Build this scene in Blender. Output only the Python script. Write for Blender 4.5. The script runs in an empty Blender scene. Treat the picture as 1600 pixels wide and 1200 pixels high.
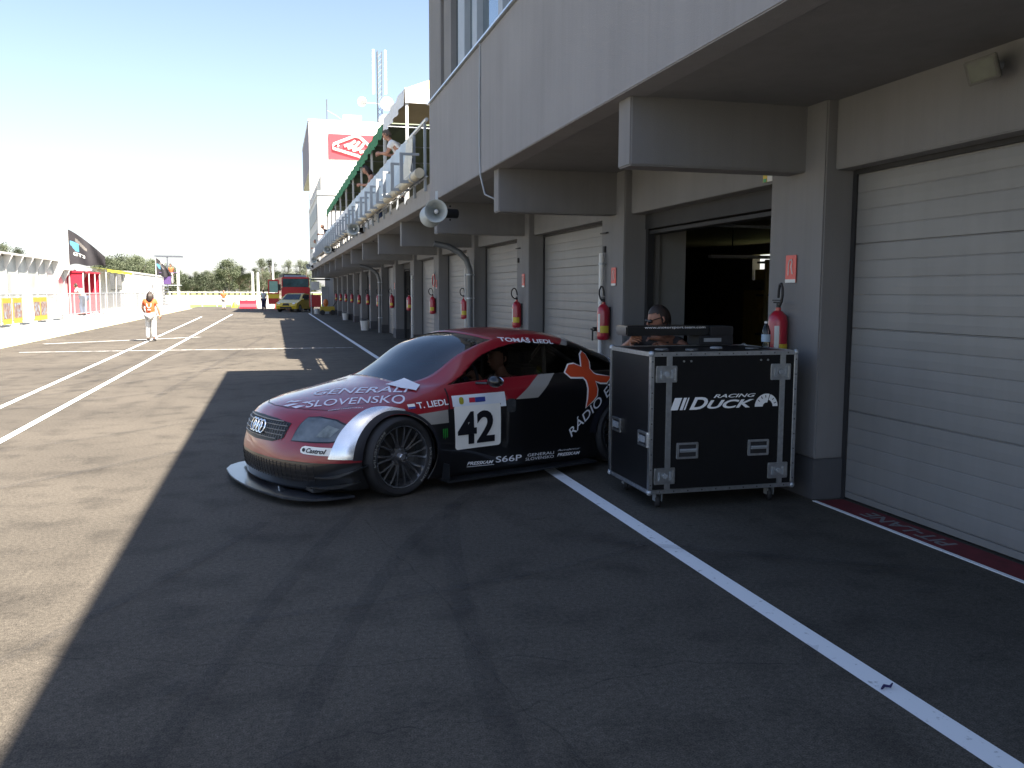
import bpy, bmesh, math, random
from mathutils import Vector, Matrix
from mathutils.bvhtree import BVHTree
from math import radians as rad, sin, cos, pi, sqrt

S = bpy.context.scene
COL = S.collection
rng = random.Random(7)

# ------------------------------------------------------------------ camera, light, exposure
cam_d = bpy.data.cameras.new('camera')
cam = bpy.data.objects.new('camera', cam_d)
COL.objects.link(cam)
cam_d.sensor_width = 36.0
cam_d.lens = 36.0 * 1380.0 / 1600.0
cam_d.clip_start = 0.05
cam_d.clip_end = 6000
yaw, pitch, roll = rad(14.98977), rad(5.94498), rad(0.2)
fw = Vector((sin(yaw) * cos(pitch), cos(yaw) * cos(pitch), -sin(pitch)))
rt = Vector((cos(yaw), -sin(yaw), 0))
up = rt.cross(fw)
r2 = rt * cos(roll) + up * sin(roll)
u2 = -rt * sin(roll) + up * cos(roll)
M = Matrix((r2, u2, -fw)).transposed().to_4x4()
M.translation = Vector((0, 0, 1.65))
cam.matrix_world = M
S.camera = cam

SUN = Vector((0.425, -0.525, 1.0)).normalized()
sun_el = math.asin(SUN.z)
sun_az = math.atan2(SUN.x, SUN.y)
w = bpy.data.worlds.new('World')
S.world = w
w.use_nodes = True
nt = w.node_tree
nt.nodes.clear()
wo = nt.nodes.new('ShaderNodeOutputWorld')
bg = nt.nodes.new('ShaderNodeBackground')
sky = nt.nodes.new('ShaderNodeTexSky')
sky.sky_type = 'NISHITA'
sky.sun_disc = False
sky.sun_elevation = sun_el
sky.sun_rotation = sun_az
sky.altitude = 150
sky.air_density = 1.0
sky.dust_density = 2.0
sky.ozone_density = 3.2
bg.inputs['Strength'].default_value = 0.051
# thin summer haze: a whitish veil that thickens towards the horizon
tcw = nt.nodes.new('ShaderNodeTexCoord')
sx_ = nt.nodes.new('ShaderNodeSeparateXYZ')
nt.links.new(tcw.outputs['Generated'], sx_.inputs[0])
cl1 = nt.nodes.new('ShaderNodeMapRange')
cl1.inputs['From Min'].default_value = 0.0
cl1.inputs['From Max'].default_value = 0.47
cl1.inputs['To Min'].default_value = 1.0
cl1.inputs['To Max'].default_value = 0.0
nt.links.new(sx_.outputs['Z'], cl1.inputs['Value'])
pw_ = nt.nodes.new('ShaderNodeMath'); pw_.operation = 'POWER'; pw_.inputs[1].default_value = 1.3
nt.links.new(cl1.outputs['Result'], pw_.inputs[0])
vm_ = nt.nodes.new('ShaderNodeMix'); vm_.data_type = 'RGBA'
vm_.inputs['A'].default_value = (0, 0, 0, 1); vm_.inputs['B'].default_value = (1.85, 1.62, 1.6, 1)
nt.links.new(pw_.outputs[0], vm_.inputs['Factor'])
ad_ = nt.nodes.new('ShaderNodeVectorMath'); ad_.operation = 'ADD'
nt.links.new(sky.outputs[0], ad_.inputs[0]); nt.links.new(vm_.outputs['Result'], ad_.inputs[1])
nt.links.new(ad_.outputs[0], bg.inputs[0])
nt.links.new(bg.outputs[0], wo.inputs[0])
ld = bpy.data.lights.new('sun', 'SUN')
ld.energy = 5.0
ld.angle = rad(0.5)
ld.color = (1.0, 0.90, 0.77)
lo = bpy.data.objects.new('sun', ld)
COL.objects.link(lo)
lo.rotation_euler = (-SUN).to_track_quat('-Z', 'Y').to_euler()
lo.location = (20, -20, 40)
S.view_settings.view_transform = 'Standard'
S.view_settings.look = 'None'
S.view_settings.gamma = 1
S.view_settings.exposure = 2.35
S.cycles.max_bounces = 8
S.cycles.diffuse_bounces = 5
S.cycles.transparent_max_bounces = 16
S.cycles.use_denoising = True
S.cycles.sample_clamp_indirect = 8.0

# ------------------------------------------------------------------ materials
MATS = {}
def mat(name, col, rough=0.6, metal=0.0, var=0.08, scale=6.0, bump=0.0, bscale=60.0, coat=0.0, alpha=1.0, trans=0.0, emit=None, spec=None, detail=5, streak=0.0):
    if name in MATS:
        return MATS[name]
    m = bpy.data.materials.new(name)
    m.use_nodes = True
    t = m.node_tree
    b = t.nodes['Principled BSDF']
    b.inputs['Base Color'].default_value = (*col, 1)
    b.inputs['Roughness'].default_value = rough
    b.inputs['Metallic'].default_value = metal
    if spec is not None:
        b.inputs['Specular IOR Level'].default_value = spec
    if coat:
        b.inputs['Coat Weight'].default_value = coat
        b.inputs['Coat Roughness'].default_value = 0.04
    if trans:
        b.inputs['Transmission Weight'].default_value = trans
    if alpha < 1:
        b.inputs['Alpha'].default_value = alpha
    if emit:
        b.inputs['Emission Color'].default_value = (*emit[:3], 1)
        b.inputs['Emission Strength'].default_value = emit[3]
    tc = t.nodes.new('ShaderNodeTexCoord')
    if var:
        n = t.nodes.new('ShaderNodeTexNoise')
        n.inputs['Scale'].default_value = scale
        n.inputs['Detail'].default_value = detail
        r = t.nodes.new('ShaderNodeMapRange')
        r.inputs['From Min'].default_value = 0.3
        r.inputs['From Max'].default_value = 0.7
        r.inputs['To Min'].default_value = 1 - var
        r.inputs['To Max'].default_value = 1 + var
        mx = t.nodes.new('ShaderNodeMix')
        mx.data_type = 'RGBA'
        mx.blend_type = 'MULTIPLY'
        mx.inputs['Factor'].default_value = 1
        mx.inputs['A'].default_value = (*col, 1)
        t.links.new(tc.outputs['Object'], n.inputs['Vector'])
        t.links.new(n.outputs['Fac'], r.inputs['Value'])
        t.links.new(r.outputs['Result'], mx.inputs['B'])
        t.links.new(mx.outputs['Result'], b.inputs['Base Color'])
    if streak:
        ns_ = t.nodes.new('ShaderNodeTexNoise'); ns_.inputs['Scale'].default_value = 1.0; ns_.inputs['Detail'].default_value = 7; ns_.inputs['Roughness'].default_value = 0.62
        mps = t.nodes.new('ShaderNodeMapping'); mps.inputs['Scale'].default_value = (7, 7, 0.45)
        t.links.new(tc.outputs['Object'], mps.inputs[0]); t.links.new(mps.outputs[0], ns_.inputs['Vector'])
        rs_ = t.nodes.new('ShaderNodeMapRange'); rs_.inputs['From Min'].default_value = 0.42; rs_.inputs['From Max'].default_value = 0.75; rs_.inputs['To Min'].default_value = 1.03; rs_.inputs['To Max'].default_value = 1 - streak
        t.links.new(ns_.outputs['Fac'], rs_.inputs['Value'])
        m3 = t.nodes.new('ShaderNodeMix'); m3.data_type = 'RGBA'; m3.blend_type = 'MULTIPLY'; m3.inputs['Factor'].default_value = 1
        t.links.new(mx.outputs['Result'], m3.inputs['A']); t.links.new(rs_.outputs['Result'], m3.inputs['B']); t.links.new(m3.outputs['Result'], b.inputs['Base Color'])
    if bump:
        n2 = t.nodes.new('ShaderNodeTexNoise')
        n2.inputs['Scale'].default_value = bscale
        n2.inputs['Detail'].default_value = 6
        bp = t.nodes.new('ShaderNodeBump')
        bp.inputs['Strength'].default_value = bump
        bp.inputs['Distance'].default_value = 0.01
        t.links.new(tc.outputs['Object'], n2.inputs['Vector'])
        t.links.new(n2.outputs['Fac'], bp.inputs['Height'])
        t.links.new(bp.outputs['Normal'], b.inputs['Normal'])
    MATS[name] = m
    return m

def leafmat(name, c1, c2):
    m = bpy.data.materials.new(name)
    m.use_nodes = True
    t = m.node_tree
    b = t.nodes['Principled BSDF']
    b.inputs['Roughness'].default_value = 0.7
    tc = t.nodes.new('ShaderNodeTexCoord')
    n = t.nodes.new('ShaderNodeTexNoise')
    n.inputs['Scale'].default_value = 0.6
    n.inputs['Detail'].default_value = 6
    cr = t.nodes.new('ShaderNodeValToRGB')
    cr.color_ramp.elements[0].position = 0.35
    cr.color_ramp.elements[1].position = 0.65
    cr.color_ramp.elements[0].color = (*c1, 1)
    cr.color_ramp.elements[1].color = (*c2, 1)
    t.links.new(tc.outputs['Object'], n.inputs['Vector'])
    t.links.new(n.outputs['Fac'], cr.inputs[0])
    t.links.new(cr.outputs[0], b.inputs['Base Color'])
    return m

def glassmat(name, tint, transp=0.7, rough=0.02, ior=1.5):
    m = bpy.data.materials.new(name)
    m.use_nodes = True
    t = m.node_tree
    t.nodes.clear()
    o = t.nodes.new('ShaderNodeOutputMaterial')
    g = t.nodes.new('ShaderNodeBsdfGlossy')
    g.inputs['Roughness'].default_value = rough
    tr = t.nodes.new('ShaderNodeBsdfTransparent')
    tr.inputs['Color'].default_value = (*[c * transp for c in tint], 1)
    fr = t.nodes.new('ShaderNodeFresnel')
    fr.inputs['IOR'].default_value = ior
    mx = t.nodes.new('ShaderNodeMixShader')
    t.links.new(fr.outputs[0], mx.inputs[0])
    t.links.new(tr.outputs[0], mx.inputs[1])
    t.links.new(g.outputs[0], mx.inputs[2])
    t.links.new(mx.outputs[0], o.inputs[0])
    MATS[name] = m
    return m

def asphalt():
    m = bpy.data.materials.new('asphalt')
    m.use_nodes = True
    t = m.node_tree
    L = t.links.new
    b = t.nodes['Principled BSDF']
    b.inputs['Roughness'].default_value = 0.85
    b.inputs['Specular IOR Level'].default_value = 0.3
    tc = t.nodes.new('ShaderNodeTexCoord')
    def noise(sc, det=6, vec=None, sz=(1, 1, 1)):
        n = t.nodes.new('ShaderNodeTexNoise')
        n.inputs['Scale'].default_value = sc
        n.inputs['Detail'].default_value = det
        mp = t.nodes.new('ShaderNodeMapping')
        mp.inputs['Scale'].default_value = sz
        L(tc.outputs['Object'], mp.inputs['Vector'])
        L(mp.outputs[0], n.inputs['Vector'])
        return n.outputs['Fac']
    def ramp(f, a, bb, va, vb):
        r = t.nodes.new('ShaderNodeMapRange')
        r.inputs['From Min'].default_value = a
        r.inputs['From Max'].default_value = bb
        r.inputs['To Min'].default_value = va
        r.inputs['To Max'].default_value = vb
        L(f, r.inputs['Value'])
        return r.outputs['Result']
    def mul(a, c):
        q = t.nodes.new('ShaderNodeMath')
        q.operation = 'MULTIPLY'
        L(a, q.inputs[0])
        L(c, q.inputs[1])
        return q.outputs[0]
    f = mul(ramp(noise(0.35, 5), 0.3, 0.7, 0.76, 1.22), ramp(noise(150, 3), 0.25, 0.75, 0.3, 1.75))
    f = mul(f, ramp(noise(38, 4), 0.3, 0.7, 0.72, 1.3))
    f = mul(f, ramp(noise(2.6, 8), 0.5, 0.72, 1.04, 0.62))
    f = mul(f, ramp(noise(1.0, 6, sz=(2.6, 0.25, 1)), 0.55, 0.8, 1.0, 0.72))
    vo = t.nodes.new('ShaderNodeTexVoronoi')
    vo.inputs['Scale'].default_value = 55
    L(tc.outputs['Object'], vo.inputs['Vector'])
    sp = ramp(vo.outputs['Distance'], 0.03, 0.10, 1.7, 1.0)
    f = mul(f, sp)
    cr = t.nodes.new('ShaderNodeMix')
    cr.data_type = 'RGBA'
    cr.blend_type = 'MULTIPLY'
    cr.inputs['Factor'].default_value = 1
    cr.inputs['A'].default_value = (0.069, 0.061, 0.050, 1)
    L(f, cr.inputs['B'])
    L(cr.outputs['Result'], b.inputs['Base Color'])
    bp = t.nodes.new('ShaderNodeBump')
    bp.inputs['Strength'].default_value = 0.5
    bp.inputs['Distance'].default_value = 0.004
    L(noise(150, 4), bp.inputs['Height'])
    L(bp.outputs[0], b.inputs['Normal'])
    MATS['asphalt'] = m
    return m

def wearpaint(name, col, cover=0.75, scale=14, soft=0.08, amax=0.97):
    """road paint / rubber marks that wear through to what lies below"""
    m = bpy.data.materials.new(name)
    m.use_nodes = True
    t = m.node_tree
    L = t.links.new
    b = t.nodes['Principled BSDF']
    b.inputs['Base Color'].default_value = (*col, 1)
    b.inputs['Roughness'].default_value = 0.8
    tc = t.nodes.new('ShaderNodeTexCoord')
    n = t.nodes.new('ShaderNodeTexNoise')
    n.inputs['Scale'].default_value = scale
    n.inputs['Detail'].default_value = 9
    n.inputs['Roughness'].default_value = 0.65
    L(tc.outputs['Object'], n.inputs['Vector'])
    r = t.nodes.new('ShaderNodeMapRange')
    c = 0.3 + 0.4 * cover
    r.inputs['From Min'].default_value = c - soft
    r.inputs['From Max'].default_value = c + soft
    r.inputs['To Min'].default_value = amax
    r.inputs['To Max'].default_value = 0.12 * amax
    L(n.outputs['Fac'], r.inputs['Value'])
    L(r.outputs['Result'], b.inputs['Alpha'])
    MATS[name] = m
    return m

asphalt()
MAT_PLASTER = mat('plaster_wall', (0.185, 0.181, 0.181), 0.9, var=0.06, scale=1.2, bump=0.35, bscale=140, streak=0.07)
MAT_DADO = mat('plinth_paint', (0.075, 0.075, 0.08), 0.85, var=0.1, scale=4, bump=0.2)
MAT_DOORP = mat('door_panel_beige', (0.198, 0.195, 0.190), 0.5, var=0.06, scale=2.0, streak=0.05, bump=0.08, bscale=300)
MAT_DARK = mat('dark_rubber', (0.02, 0.02, 0.022), 0.7, var=0.15)
MAT_ALU = mat('aluminium', (0.58, 0.6, 0.62), 0.35, metal=1.0, var=0.12, scale=30)
MAT_STEEL = mat('galvanised_steel', (0.42, 0.45, 0.48), 0.5, metal=0.6, var=0.12, scale=12)
MAT_GREYP = mat('grey_paint', (0.30, 0.33, 0.36), 0.5, var=0.06)
MAT_WHITE = mat('white_paint', (0.60, 0.60, 0.58), 0.5, var=0.04, scale=2)
MAT_WHITEC = mat('white_cloth', (0.74, 0.75, 0.76), 0.85, var=0.05)
MAT_LINE = wearpaint('worn_white_line', (0.80, 0.82, 0.84), cover=0.95, scale=18)
MAT_LINEF = wearpaint('faded_white_line', (0.66, 0.66, 0.64), cover=0.55, scale=7, soft=0.14)
MAT_LINEY = wearpaint('worn_yellow_line', (0.75, 0.68, 0.42), cover=0.9)
MAT_RUBBER = wearpaint('rubber_marks', (0.03, 0.03, 0.033), cover=0.45, scale=3, soft=0.3, amax=0.24)
MAT_CONC = mat('pale_concrete', (0.40, 0.39, 0.37), 0.9, var=0.08, scale=1.5, bump=0.2)
MAT_REDP = mat('red_paint', (0.42, 0.02, 0.025), 0.35, var=0.05, coat=0.3)
MAT_GLASS = glassmat('clear_glass', (0.75, 0.85, 0.88), 0.85)
MAT_BLACKP = mat('black_gloss', (0.008, 0.008, 0.009), 0.3, var=0.1, coat=0.3)

# ------------------------------------------------------------------ mesh builder
class MB:
    def __init__(s):
        s.v = []; s.f = []; s.m = []
    def add(s, vs, fs, mi=0):
        o = len(s.v)
        s.v += [tuple(v) for v in vs]
        for f in fs:
            s.f.append(tuple(o + i for i in f)); s.m.append(mi)
        return s
    def box(s, a, b, mi=0, mtx=None):
        x0, y0, z0 = a; x1, y1, z1 = b
        vs = [(x0, y0, z0), (x1, y0, z0), (x1, y1, z0), (x0, y1, z0), (x0, y0, z1), (x1, y0, z1), (x1, y1, z1), (x0, y1, z1)]
        if mtx: vs = [mtx @ Vector(v) for v in vs]
        return s.add(vs, [(0, 3, 2, 1), (4, 5, 6, 7), (0, 1, 5, 4), (1, 2, 6, 5), (2, 3, 7, 6), (3, 0, 4, 7)], mi)
    def cyl(s, p0, p1, r0, r1=None, n=12, mi=0, caps=True):
        p0 = Vector(p0); p1 = Vector(p1)
        r1 = r0 if r1 is None else r1
        d = (p1 - p0).normalized()
        a = d.orthogonal().normalized(); b = d.cross(a)
        vs = []
        for p, r in ((p0, r0), (p1, r1)):
            for i in range(n):
                t = 2 * pi * i / n
                vs.append(p + a * (r * cos(t)) + b * (r * sin(t)))
        fs = [(i, (i + 1) % n, n + (i + 1) % n, n + i) for i in range(n)]
        if caps: fs += [tuple(range(n - 1, -1, -1)), tuple(range(n, 2 * n))]
        return s.add(vs, fs, mi)
    def tube(s, pts, r, n=8, mi=0, closed=False):
        P = [Vector(p) for p in pts]
        R = r if isinstance(r, (list, tuple)) else [r] * len(P)
        vs = []; k = len(P)
        prev = None
        for i, p in enumerate(P):
            if closed: d = P[(i + 1) % k] - P[i - 1]
            else: d = P[min(i + 1, k - 1)] - P[max(i - 1, 0)]
            d.normalize()
            a = d.orthogonal().normalized() if prev is None else (prev - d * prev.dot(d)).normalized()
            prev = a
            b = d.cross(a)
            for j in range(n):
                t = 2 * pi * j / n
                vs.append(p + a * (R[i] * cos(t)) + b * (R[i] * sin(t)))
        fs = []
        for i in range(k if closed else k - 1):
            i2 = (i + 1) % k
            for j in range(n):
                j2 = (j + 1) % n
                fs.append((i * n + j, i * n + j2, i2 * n + j2, i2 * n + j))
        if not closed: fs += [tuple(range(n - 1, -1, -1)), tuple((k - 1) * n + j for j in range(n))]
        return s.add(vs, fs, mi)
    def lathe(s, prof, n=24, mi=0, mtx=None, caps=False):
        vs = []
        for r, z in prof:
            for i in range(n):
                t = 2 * pi * i / n
                v = Vector((r * cos(t), r * sin(t), z))
                vs.append(mtx @ v if mtx else v)
        fs = []
        for k in range(len(prof) - 1):
            for i in range(n):
                j = (i + 1) % n
                fs.append((k * n + i, k * n + j, (k + 1) * n + j, (k + 1) * n + i))
        if caps:
            fs += [tuple(range(n - 1, -1, -1)), tuple((len(prof) - 1) * n + j for j in range(n))]
        return s.add(vs, fs, mi)
    def prism(s, poly, h, mtx, mi=0):
        """poly in local xy, extruded along local z from 0 to h"""
        n = len(poly)
        vs = [mtx @ Vector((x, y, 0)) for x, y in poly] + [mtx @ Vector((x, y, h)) for x, y in poly]
        fs = [tuple(range(n - 1, -1, -1)), tuple(range(n, 2 * n))] + [(i, (i + 1) % n, n + (i + 1) % n, n + i) for i in range(n)]
        return s.add(vs, fs, mi)
    def sphere(s, c, r, mi=0, nu=12, nv=8):
        rr = r if isinstance(r, (tuple, list)) else (r, r, r)
        c = Vector(c)
        vs = [c + Vector((0, 0, -rr[2]))]
        for i in range(1, nv):
            ph = -pi / 2 + pi * i / nv
            for j in range(nu):
                t = 2 * pi * j / nu
                vs.append(c + Vector((rr[0] * cos(ph) * cos(t), rr[1] * cos(ph) * sin(t), rr[2] * sin(ph))))
        vs.append(c + Vector((0, 0, rr[2])))
        fs = []
        for j in range(nu):
            fs.append((0, 1 + (j + 1) % nu, 1 + j))
            fs.append((len(vs) - 1, 1 + (nv - 2) * nu + j, 1 + (nv - 2) * nu + (j + 1) % nu))
        for i in range(nv - 2):
            for j in range(nu):
                a = 1 + i * nu
                fs.append((a + j, a + (j + 1) % nu, a + nu + (j + 1) % nu, a + nu + j))
        return s.add(vs, fs, mi)
    def build(s, name, mats, parent=None, smooth=False, bevel=0, fixn=True, autosmooth=True):
        me = bpy.data.meshes.new(name)
        me.from_pydata(s.v, [], s.f)
        mats = mats if isinstance(mats, (list, tuple)) else [mats]
        for m in mats: me.materials.append(m)
        me.polygons.foreach_set('material_index', s.m)
        if fixn or bevel:
            bm = bmesh.new(); bm.from_mesh(me)
            if bevel:
                bmesh.ops.remove_doubles(bm, verts=bm.verts, dist=1e-5)
                es = [e for e in bm.edges if len(e.link_faces) == 2 and e.calc_face_angle(0) > 0.6]
                bmesh.ops.bevel(bm, geom=es, offset=bevel, segments=2, affect='EDGES', clamp_overlap=True)
            if fixn: bmesh.ops.recalc_face_normals(bm, faces=bm.faces)
            bm.to_mesh(me); bm.free()
        if smooth:
            me.polygons.foreach_set('use_smooth', [True] * len(me.polygons))
            if autosmooth:
                try: me.set_sharp_from_angle(angle=rad(38))
                except Exception: pass
        o = bpy.data.objects.new(name, me)
        COL.objects.link(o)
        if parent: o.parent = parent
        return o

def tag(o, label, cat, group=None):
    o['label'] = label; o['category'] = cat
    if group: o['group'] = group
    return o
def thing(name, label, cat, loc=(0, 0, 0), rz=0, group=None):
    o = bpy.data.objects.new(name, None)
    o.empty_display_size = 0.2
    COL.objects.link(o)
    o.location = loc; o.rotation_euler = (0, 0, rz)
    return tag(o, label, cat, group)
def struct(o):
    o['kind'] = 'structure'; return o
def copy_tree(o, parent=None):
    c = o.copy(); COL.objects.link(c); c.parent = parent
    for ch in [x for x in bpy.data.objects if x.parent == o]: copy_tree(ch, c)
    return c

def text_mesh(body, size=1.0, bold=0.0, shear=0.0, sx=1.0, spacing=1.0, ext=0.0, align='LEFT'):
    """2-D (or thin) mesh of lettering as (verts, faces)"""
    cu = bpy.data.curves.new('lettering', 'FONT')
    cu.body = body; cu.size = size; cu.offset = bold * size; cu.shear = shear
    cu.space_character = spacing; cu.extrude = ext; cu.align_x = align; cu.resolution_u = 4
    ob = bpy.data.objects.new('lettering', cu)
    COL.objects.link(ob)
    dg = bpy.context.evaluated_depsgraph_get()
    dg.update()
    me = bpy.data.meshes.new_from_object(ob.evaluated_get(dg))
    vs = [(v.co.x * sx, v.co.y, v.co.z) for v in me.vertices]
    fs = [tuple(p.vertices) for p in me.polygons]
    bpy.data.objects.remove(ob); bpy.data.curves.remove(cu); bpy.data.meshes.remove(me)
    return vs, fs
def fit_text(body, w, h, **k):
    """text scaled to a w x h box with origin at its lower left"""
    vs, fs = text_mesh(body, **k)
    x0 = min(v[0] for v in vs); x1 = max(v[0] for v in vs)
    y0 = min(v[1] for v in vs); y1 = max(v[1] for v in vs)
    return [((v[0] - x0) / (x1 - x0) * w, (v[1] - y0) / (y1 - y0) * h, v[2]) for v in vs], fs
def frame(o, x, y):
    o = Vector(o); x = Vector(x).normalized(); y = Vector(y)
    z = x.cross(y).normalized(); y = z.cross(x)
    m = Matrix((x, y, z)).transposed().to_4x4(); m.translation = o
    return m
def put_text(body, w, h, mtx, m, parent, name='lettering', depth=0.002, **k):
    vs, fs = fit_text(body, w, h, **k)
    b = MB(); b.add([mtx @ Vector((v[0], v[1], depth)) for v in vs], fs)
    return b.build(name, m, parent, fixn=False)
# ------------------------------------------------------------------ ground, pit lane, markings
def sheet(name, x0, x1, y0, y1, z, m, nx=1, ny=1):
    b = MB()
    for i in range(nx):
        for j in range(ny):
            xa = x0 + (x1 - x0) * i / nx; xb = x0 + (x1 - x0) * (i + 1) / nx
            ya = y0 + (y1 - y0) * j / ny; yb = y0 + (y1 - y0) * (j + 1) / ny
            b.add([(xa, ya, z), (xb, ya, z), (xb, yb, z), (xa, yb, z)], [(0, 1, 2, 3)])
    return struct(b.build(name, m, fixn=False))
GRASS = leafmat('grass_field', (0.10, 0.13, 0.035), (0.17, 0.18, 0.07))
sheet('ground', -900, 900, -500, 1500, -0.012, GRASS)
sheet('pit_lane', -7.75, 13.0, -40, 99, 0.0, MATS['asphalt'])
sheet('race_track', -40, -11.9, -60, 130, 0.0, MATS['asphalt'])
b = MB()
b.box((-11.9, -30, -0.2), (-7.75, 38.9, 0.47))
b.box((-11.9, 39.25, -0.2), (-7.75, 89, 0.47))
b.box((-11.9, 38.9, -0.2), (-8.6, 39.25, 0.465))
struct(b.build('pit_wall_platform', MAT_CONC, bevel=0.02))

def ribbon(b, pts, wd, z, mi=0):
    vs = []
    W = wd if isinstance(wd, (list, tuple)) else [wd] * len(pts)
    for i, p in enumerate(pts):
        p = Vector((p[0], p[1], 0))
        a = Vector((*pts[max(i - 1, 0)][:2], 0)); c = Vector((*pts[min(i + 1, len(pts) - 1)][:2], 0))
        d = (c - a).normalized(); nn = Vector((-d.y, d.x, 0))
        vs += [(p.x - nn.x * W[i] / 2, p.y - nn.y * W[i] / 2, z), (p.x + nn.x * W[i] / 2, p.y + nn.y * W[i] / 2, z)]
    b.add(vs, [(2 * i, 2 * i + 2, 2 * i + 3, 2 * i + 1) for i in range(len(pts) - 1)], mi)
def marking(name, pts, wd, m, z=0.004):
    b = MB(); ribbon(b, pts, wd, z); return struct(b.build(name, m, fixn=False))
marking('white_line', [(2.447, -12), (2.447, 68)], 0.122, MAT_LINE)
marking('white_line', [(-2.945, -12), (-2.95, 66)], 0.09, MAT_LINE)
marking('white_line', [(-3.72, -12), (-3.79, 13.8), (-4.04, 29.4), (-4.55, 60)], 0.085, MAT_LINE)
marking('faded_cross_line', [(-6.6, 26.05), (0.97, 26.3), (2.2, 26.35)], 0.16, MAT_LINEF, 0.008)
marking('faded_cross_line', [(-6.9, 30.0), (-2.6, 33.5)], 0.22, MAT_LINEF, 0.008)
marking('kerb_edge_line', [(-7.62, -12), (-7.62, 89)], 0.12, MAT_LINEY)

def quad(p0, p1, p2, n=24):
    return [((1 - t) ** 2 * p0[0] + 2 * t * (1 - t) * p1[0] + t * t * p2[0], (1 - t) ** 2 * p0[1] + 2 * t * (1 - t) * p1[1] + t * t * p2[1]) for t in [i / n for i in range(n + 1)]]
b = MB()
zz = 0.012
marks = [((0.6, 6.7), (-0.2, 4.6), (-0.9, 1.2), 0.16), ((-0.1, 6.4), (-0.7, 5.0), (-2.4, 2.2), 0.13), ((1.3, 6.6), (0.9, 5.0), (0.75, 2.4), 0.2),
         ((2.0, 7.6), (0.4, 5.6), (-0.2, 2.0), 0.17), ((-1.0, 9.5), (-3.0, 7.0), (-5.2, 5.8), 0.18), ((-0.6, 12.2), (-3.0, 9.2), (-6.4, 7.6), 0.16),
         ((-1.3, 16), (-3.4, 13.0), (-7.0, 11.5), 0.2), ((-0.5, 22), (-2.0, 17), (-5.6, 12), 0.22), ((0.8, 27), (-1.6, 22), (-4.5, 14), 0.22),
         ((1.6, 40), (-2.0, 30), (-3.6, 18), 0.25), ((1.0, 55), (-1.5, 42), (-5.5, 34), 0.28), ((-1.5, 60), (-3.5, 45), (-6.8, 38), 0.28),
         ((-1.0, 20), (-3.2, 18.2), (-7.2, 17.8), 0.2), ((0.2, 34), (-2.2, 29), (-7.0, 23), 0.22), ((-0.4, 33), (-1.0, 25), (-1.8, 14.5), 0.2),
         ((2.3, 5.2), (1.2, 4.6), (-0.6, 4.4), 0.10), ((3.9, 4.2), (3.2, 4.6), (2.0, 5.4), 0.14)]
for i, (a, c, d, wd) in enumerate(marks):
    ribbon(b, quad(a, c, d), wd * 0.6, zz + 0.0004 * i)
struct(b.build('tyre_marks', MAT_RUBBER, fixn=False))
b = MB()
for i in range(80):
    x = rng.uniform(-6.5, 3.9); y = rng.choice([rng.uniform(2.2, 9), rng.uniform(2.4, 6), rng.uniform(8, 30)])
    r = rng.uniform(0.015, 0.06) * (1 if y < 9 else 2.2)
    n = 11; an = rng.uniform(0, pi); st = rng.uniform(1.5, 3.5)
    vs = []
    for k in range(n):
        t = 2 * pi * k / n; q = r * rng.uniform(0.6, 1.1)
        u, v = q * st * cos(t), q * sin(t)
        vs.append((x + u * cos(an * 0.3) - v * sin(an * 0.3), y + u * sin(an * 0.3) + v * cos(an * 0.3), 0.0205 + 0.0001 * i))
    b.add(vs, [tuple(range(n))])
struct(b.build('oil_stains', MAT_RUBBER, fixn=False))

b = MB()
for x0, y0, x1, y1 in ((-6.8, 6.1, -1.2, 7.4), (-5.0, 5.0, -1.4, 6.0), (-6.5, 9.6, -1.0, 10.6), (-7.2, 14.5, -1.2, 13.2), (-1.0, 4.2, 2.2, 3.3), (-0.6, 2.9, 1.6, 3.4), (0.6, 6.3, 1.1, 2.0)):
    n = 40; pts = []; oy = 0.0
    for i in range(n + 1):
        oy = oy * 0.85 + rng.uniform(-0.04, 0.04); pts.append((x0 + (x1 - x0) * i / n + oy * 0.3, y0 + (y1 - y0) * i / n + oy))
    ribbon(b, pts, [rng.uniform(0.004, 0.016) for _ in pts], 0.0195)
struct(b.build('pavement_cracks', wearpaint('crack_dark', (0.02, 0.02, 0.02), cover=0.5, scale=9, soft=0.2, amax=0.4), fixn=False))
# ------------------------------------------------------------------ pit building
PX0 = 4.136
pit = thing('pit_building', 'long grey pit garage building with projecting upper storey, brackets and roller doors', 'building', (4.136, 6.1, 0))
def bl(v): return v[0] - 4.136, v[1] - 6.1, v[2]
class PB(MB):
    def build(s, name, mats, parent=None, **k):
        s.v = [bl(v) for v in s.v]
        return MB.build(s, name, mats, pit if parent is None else parent, **k)
PY = [6.10 + 4.16 * k if k <= 0 else 6.10 + 4.1 * k + 0.035 * k for k in range(-4, 15)]
PY[5] = 10.18; PY[6] = 14.38; PY[7] = 18.6
for k in range(8, 19): PY[k] = 18.6 + 4.25 * (k - 7)
PW = 0.77
for y in PY:
    b = PB(); b.box((PX0, y, 0.33), (4.62, y + PW, 3.16)); p = b.build('pillar', MAT_PLASTER, bevel=0.012)
    d = MB(); d.box(bl((PX0 - 0.012, y - 0.012, 0)), bl((4.63, y + PW + 0.012, 0.328))); d.build('plinth', MAT_DADO, p, bevel=0.006)
    b = PB(); b.box((2.625, y + 0.27, 2.61), (4.2, y + 0.52, 3.15)); b.build('bracket', MAT_PLASTER, bevel=0.012)
for k_, y in ((5, PY[5]), (6, PY[6]), (7, PY[7])):
    b = PB(); b.box((4.11, y + 0.60, 2.16), (4.135, y + 0.66, 2.24)); b.build('socket_box', MAT_DARK); b = PB(); b.box((4.10, y + 0.52, 2.40), (4.135, y + 0.74, 2.415)); b.build('cable_clip', MAT_DARK)
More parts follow.
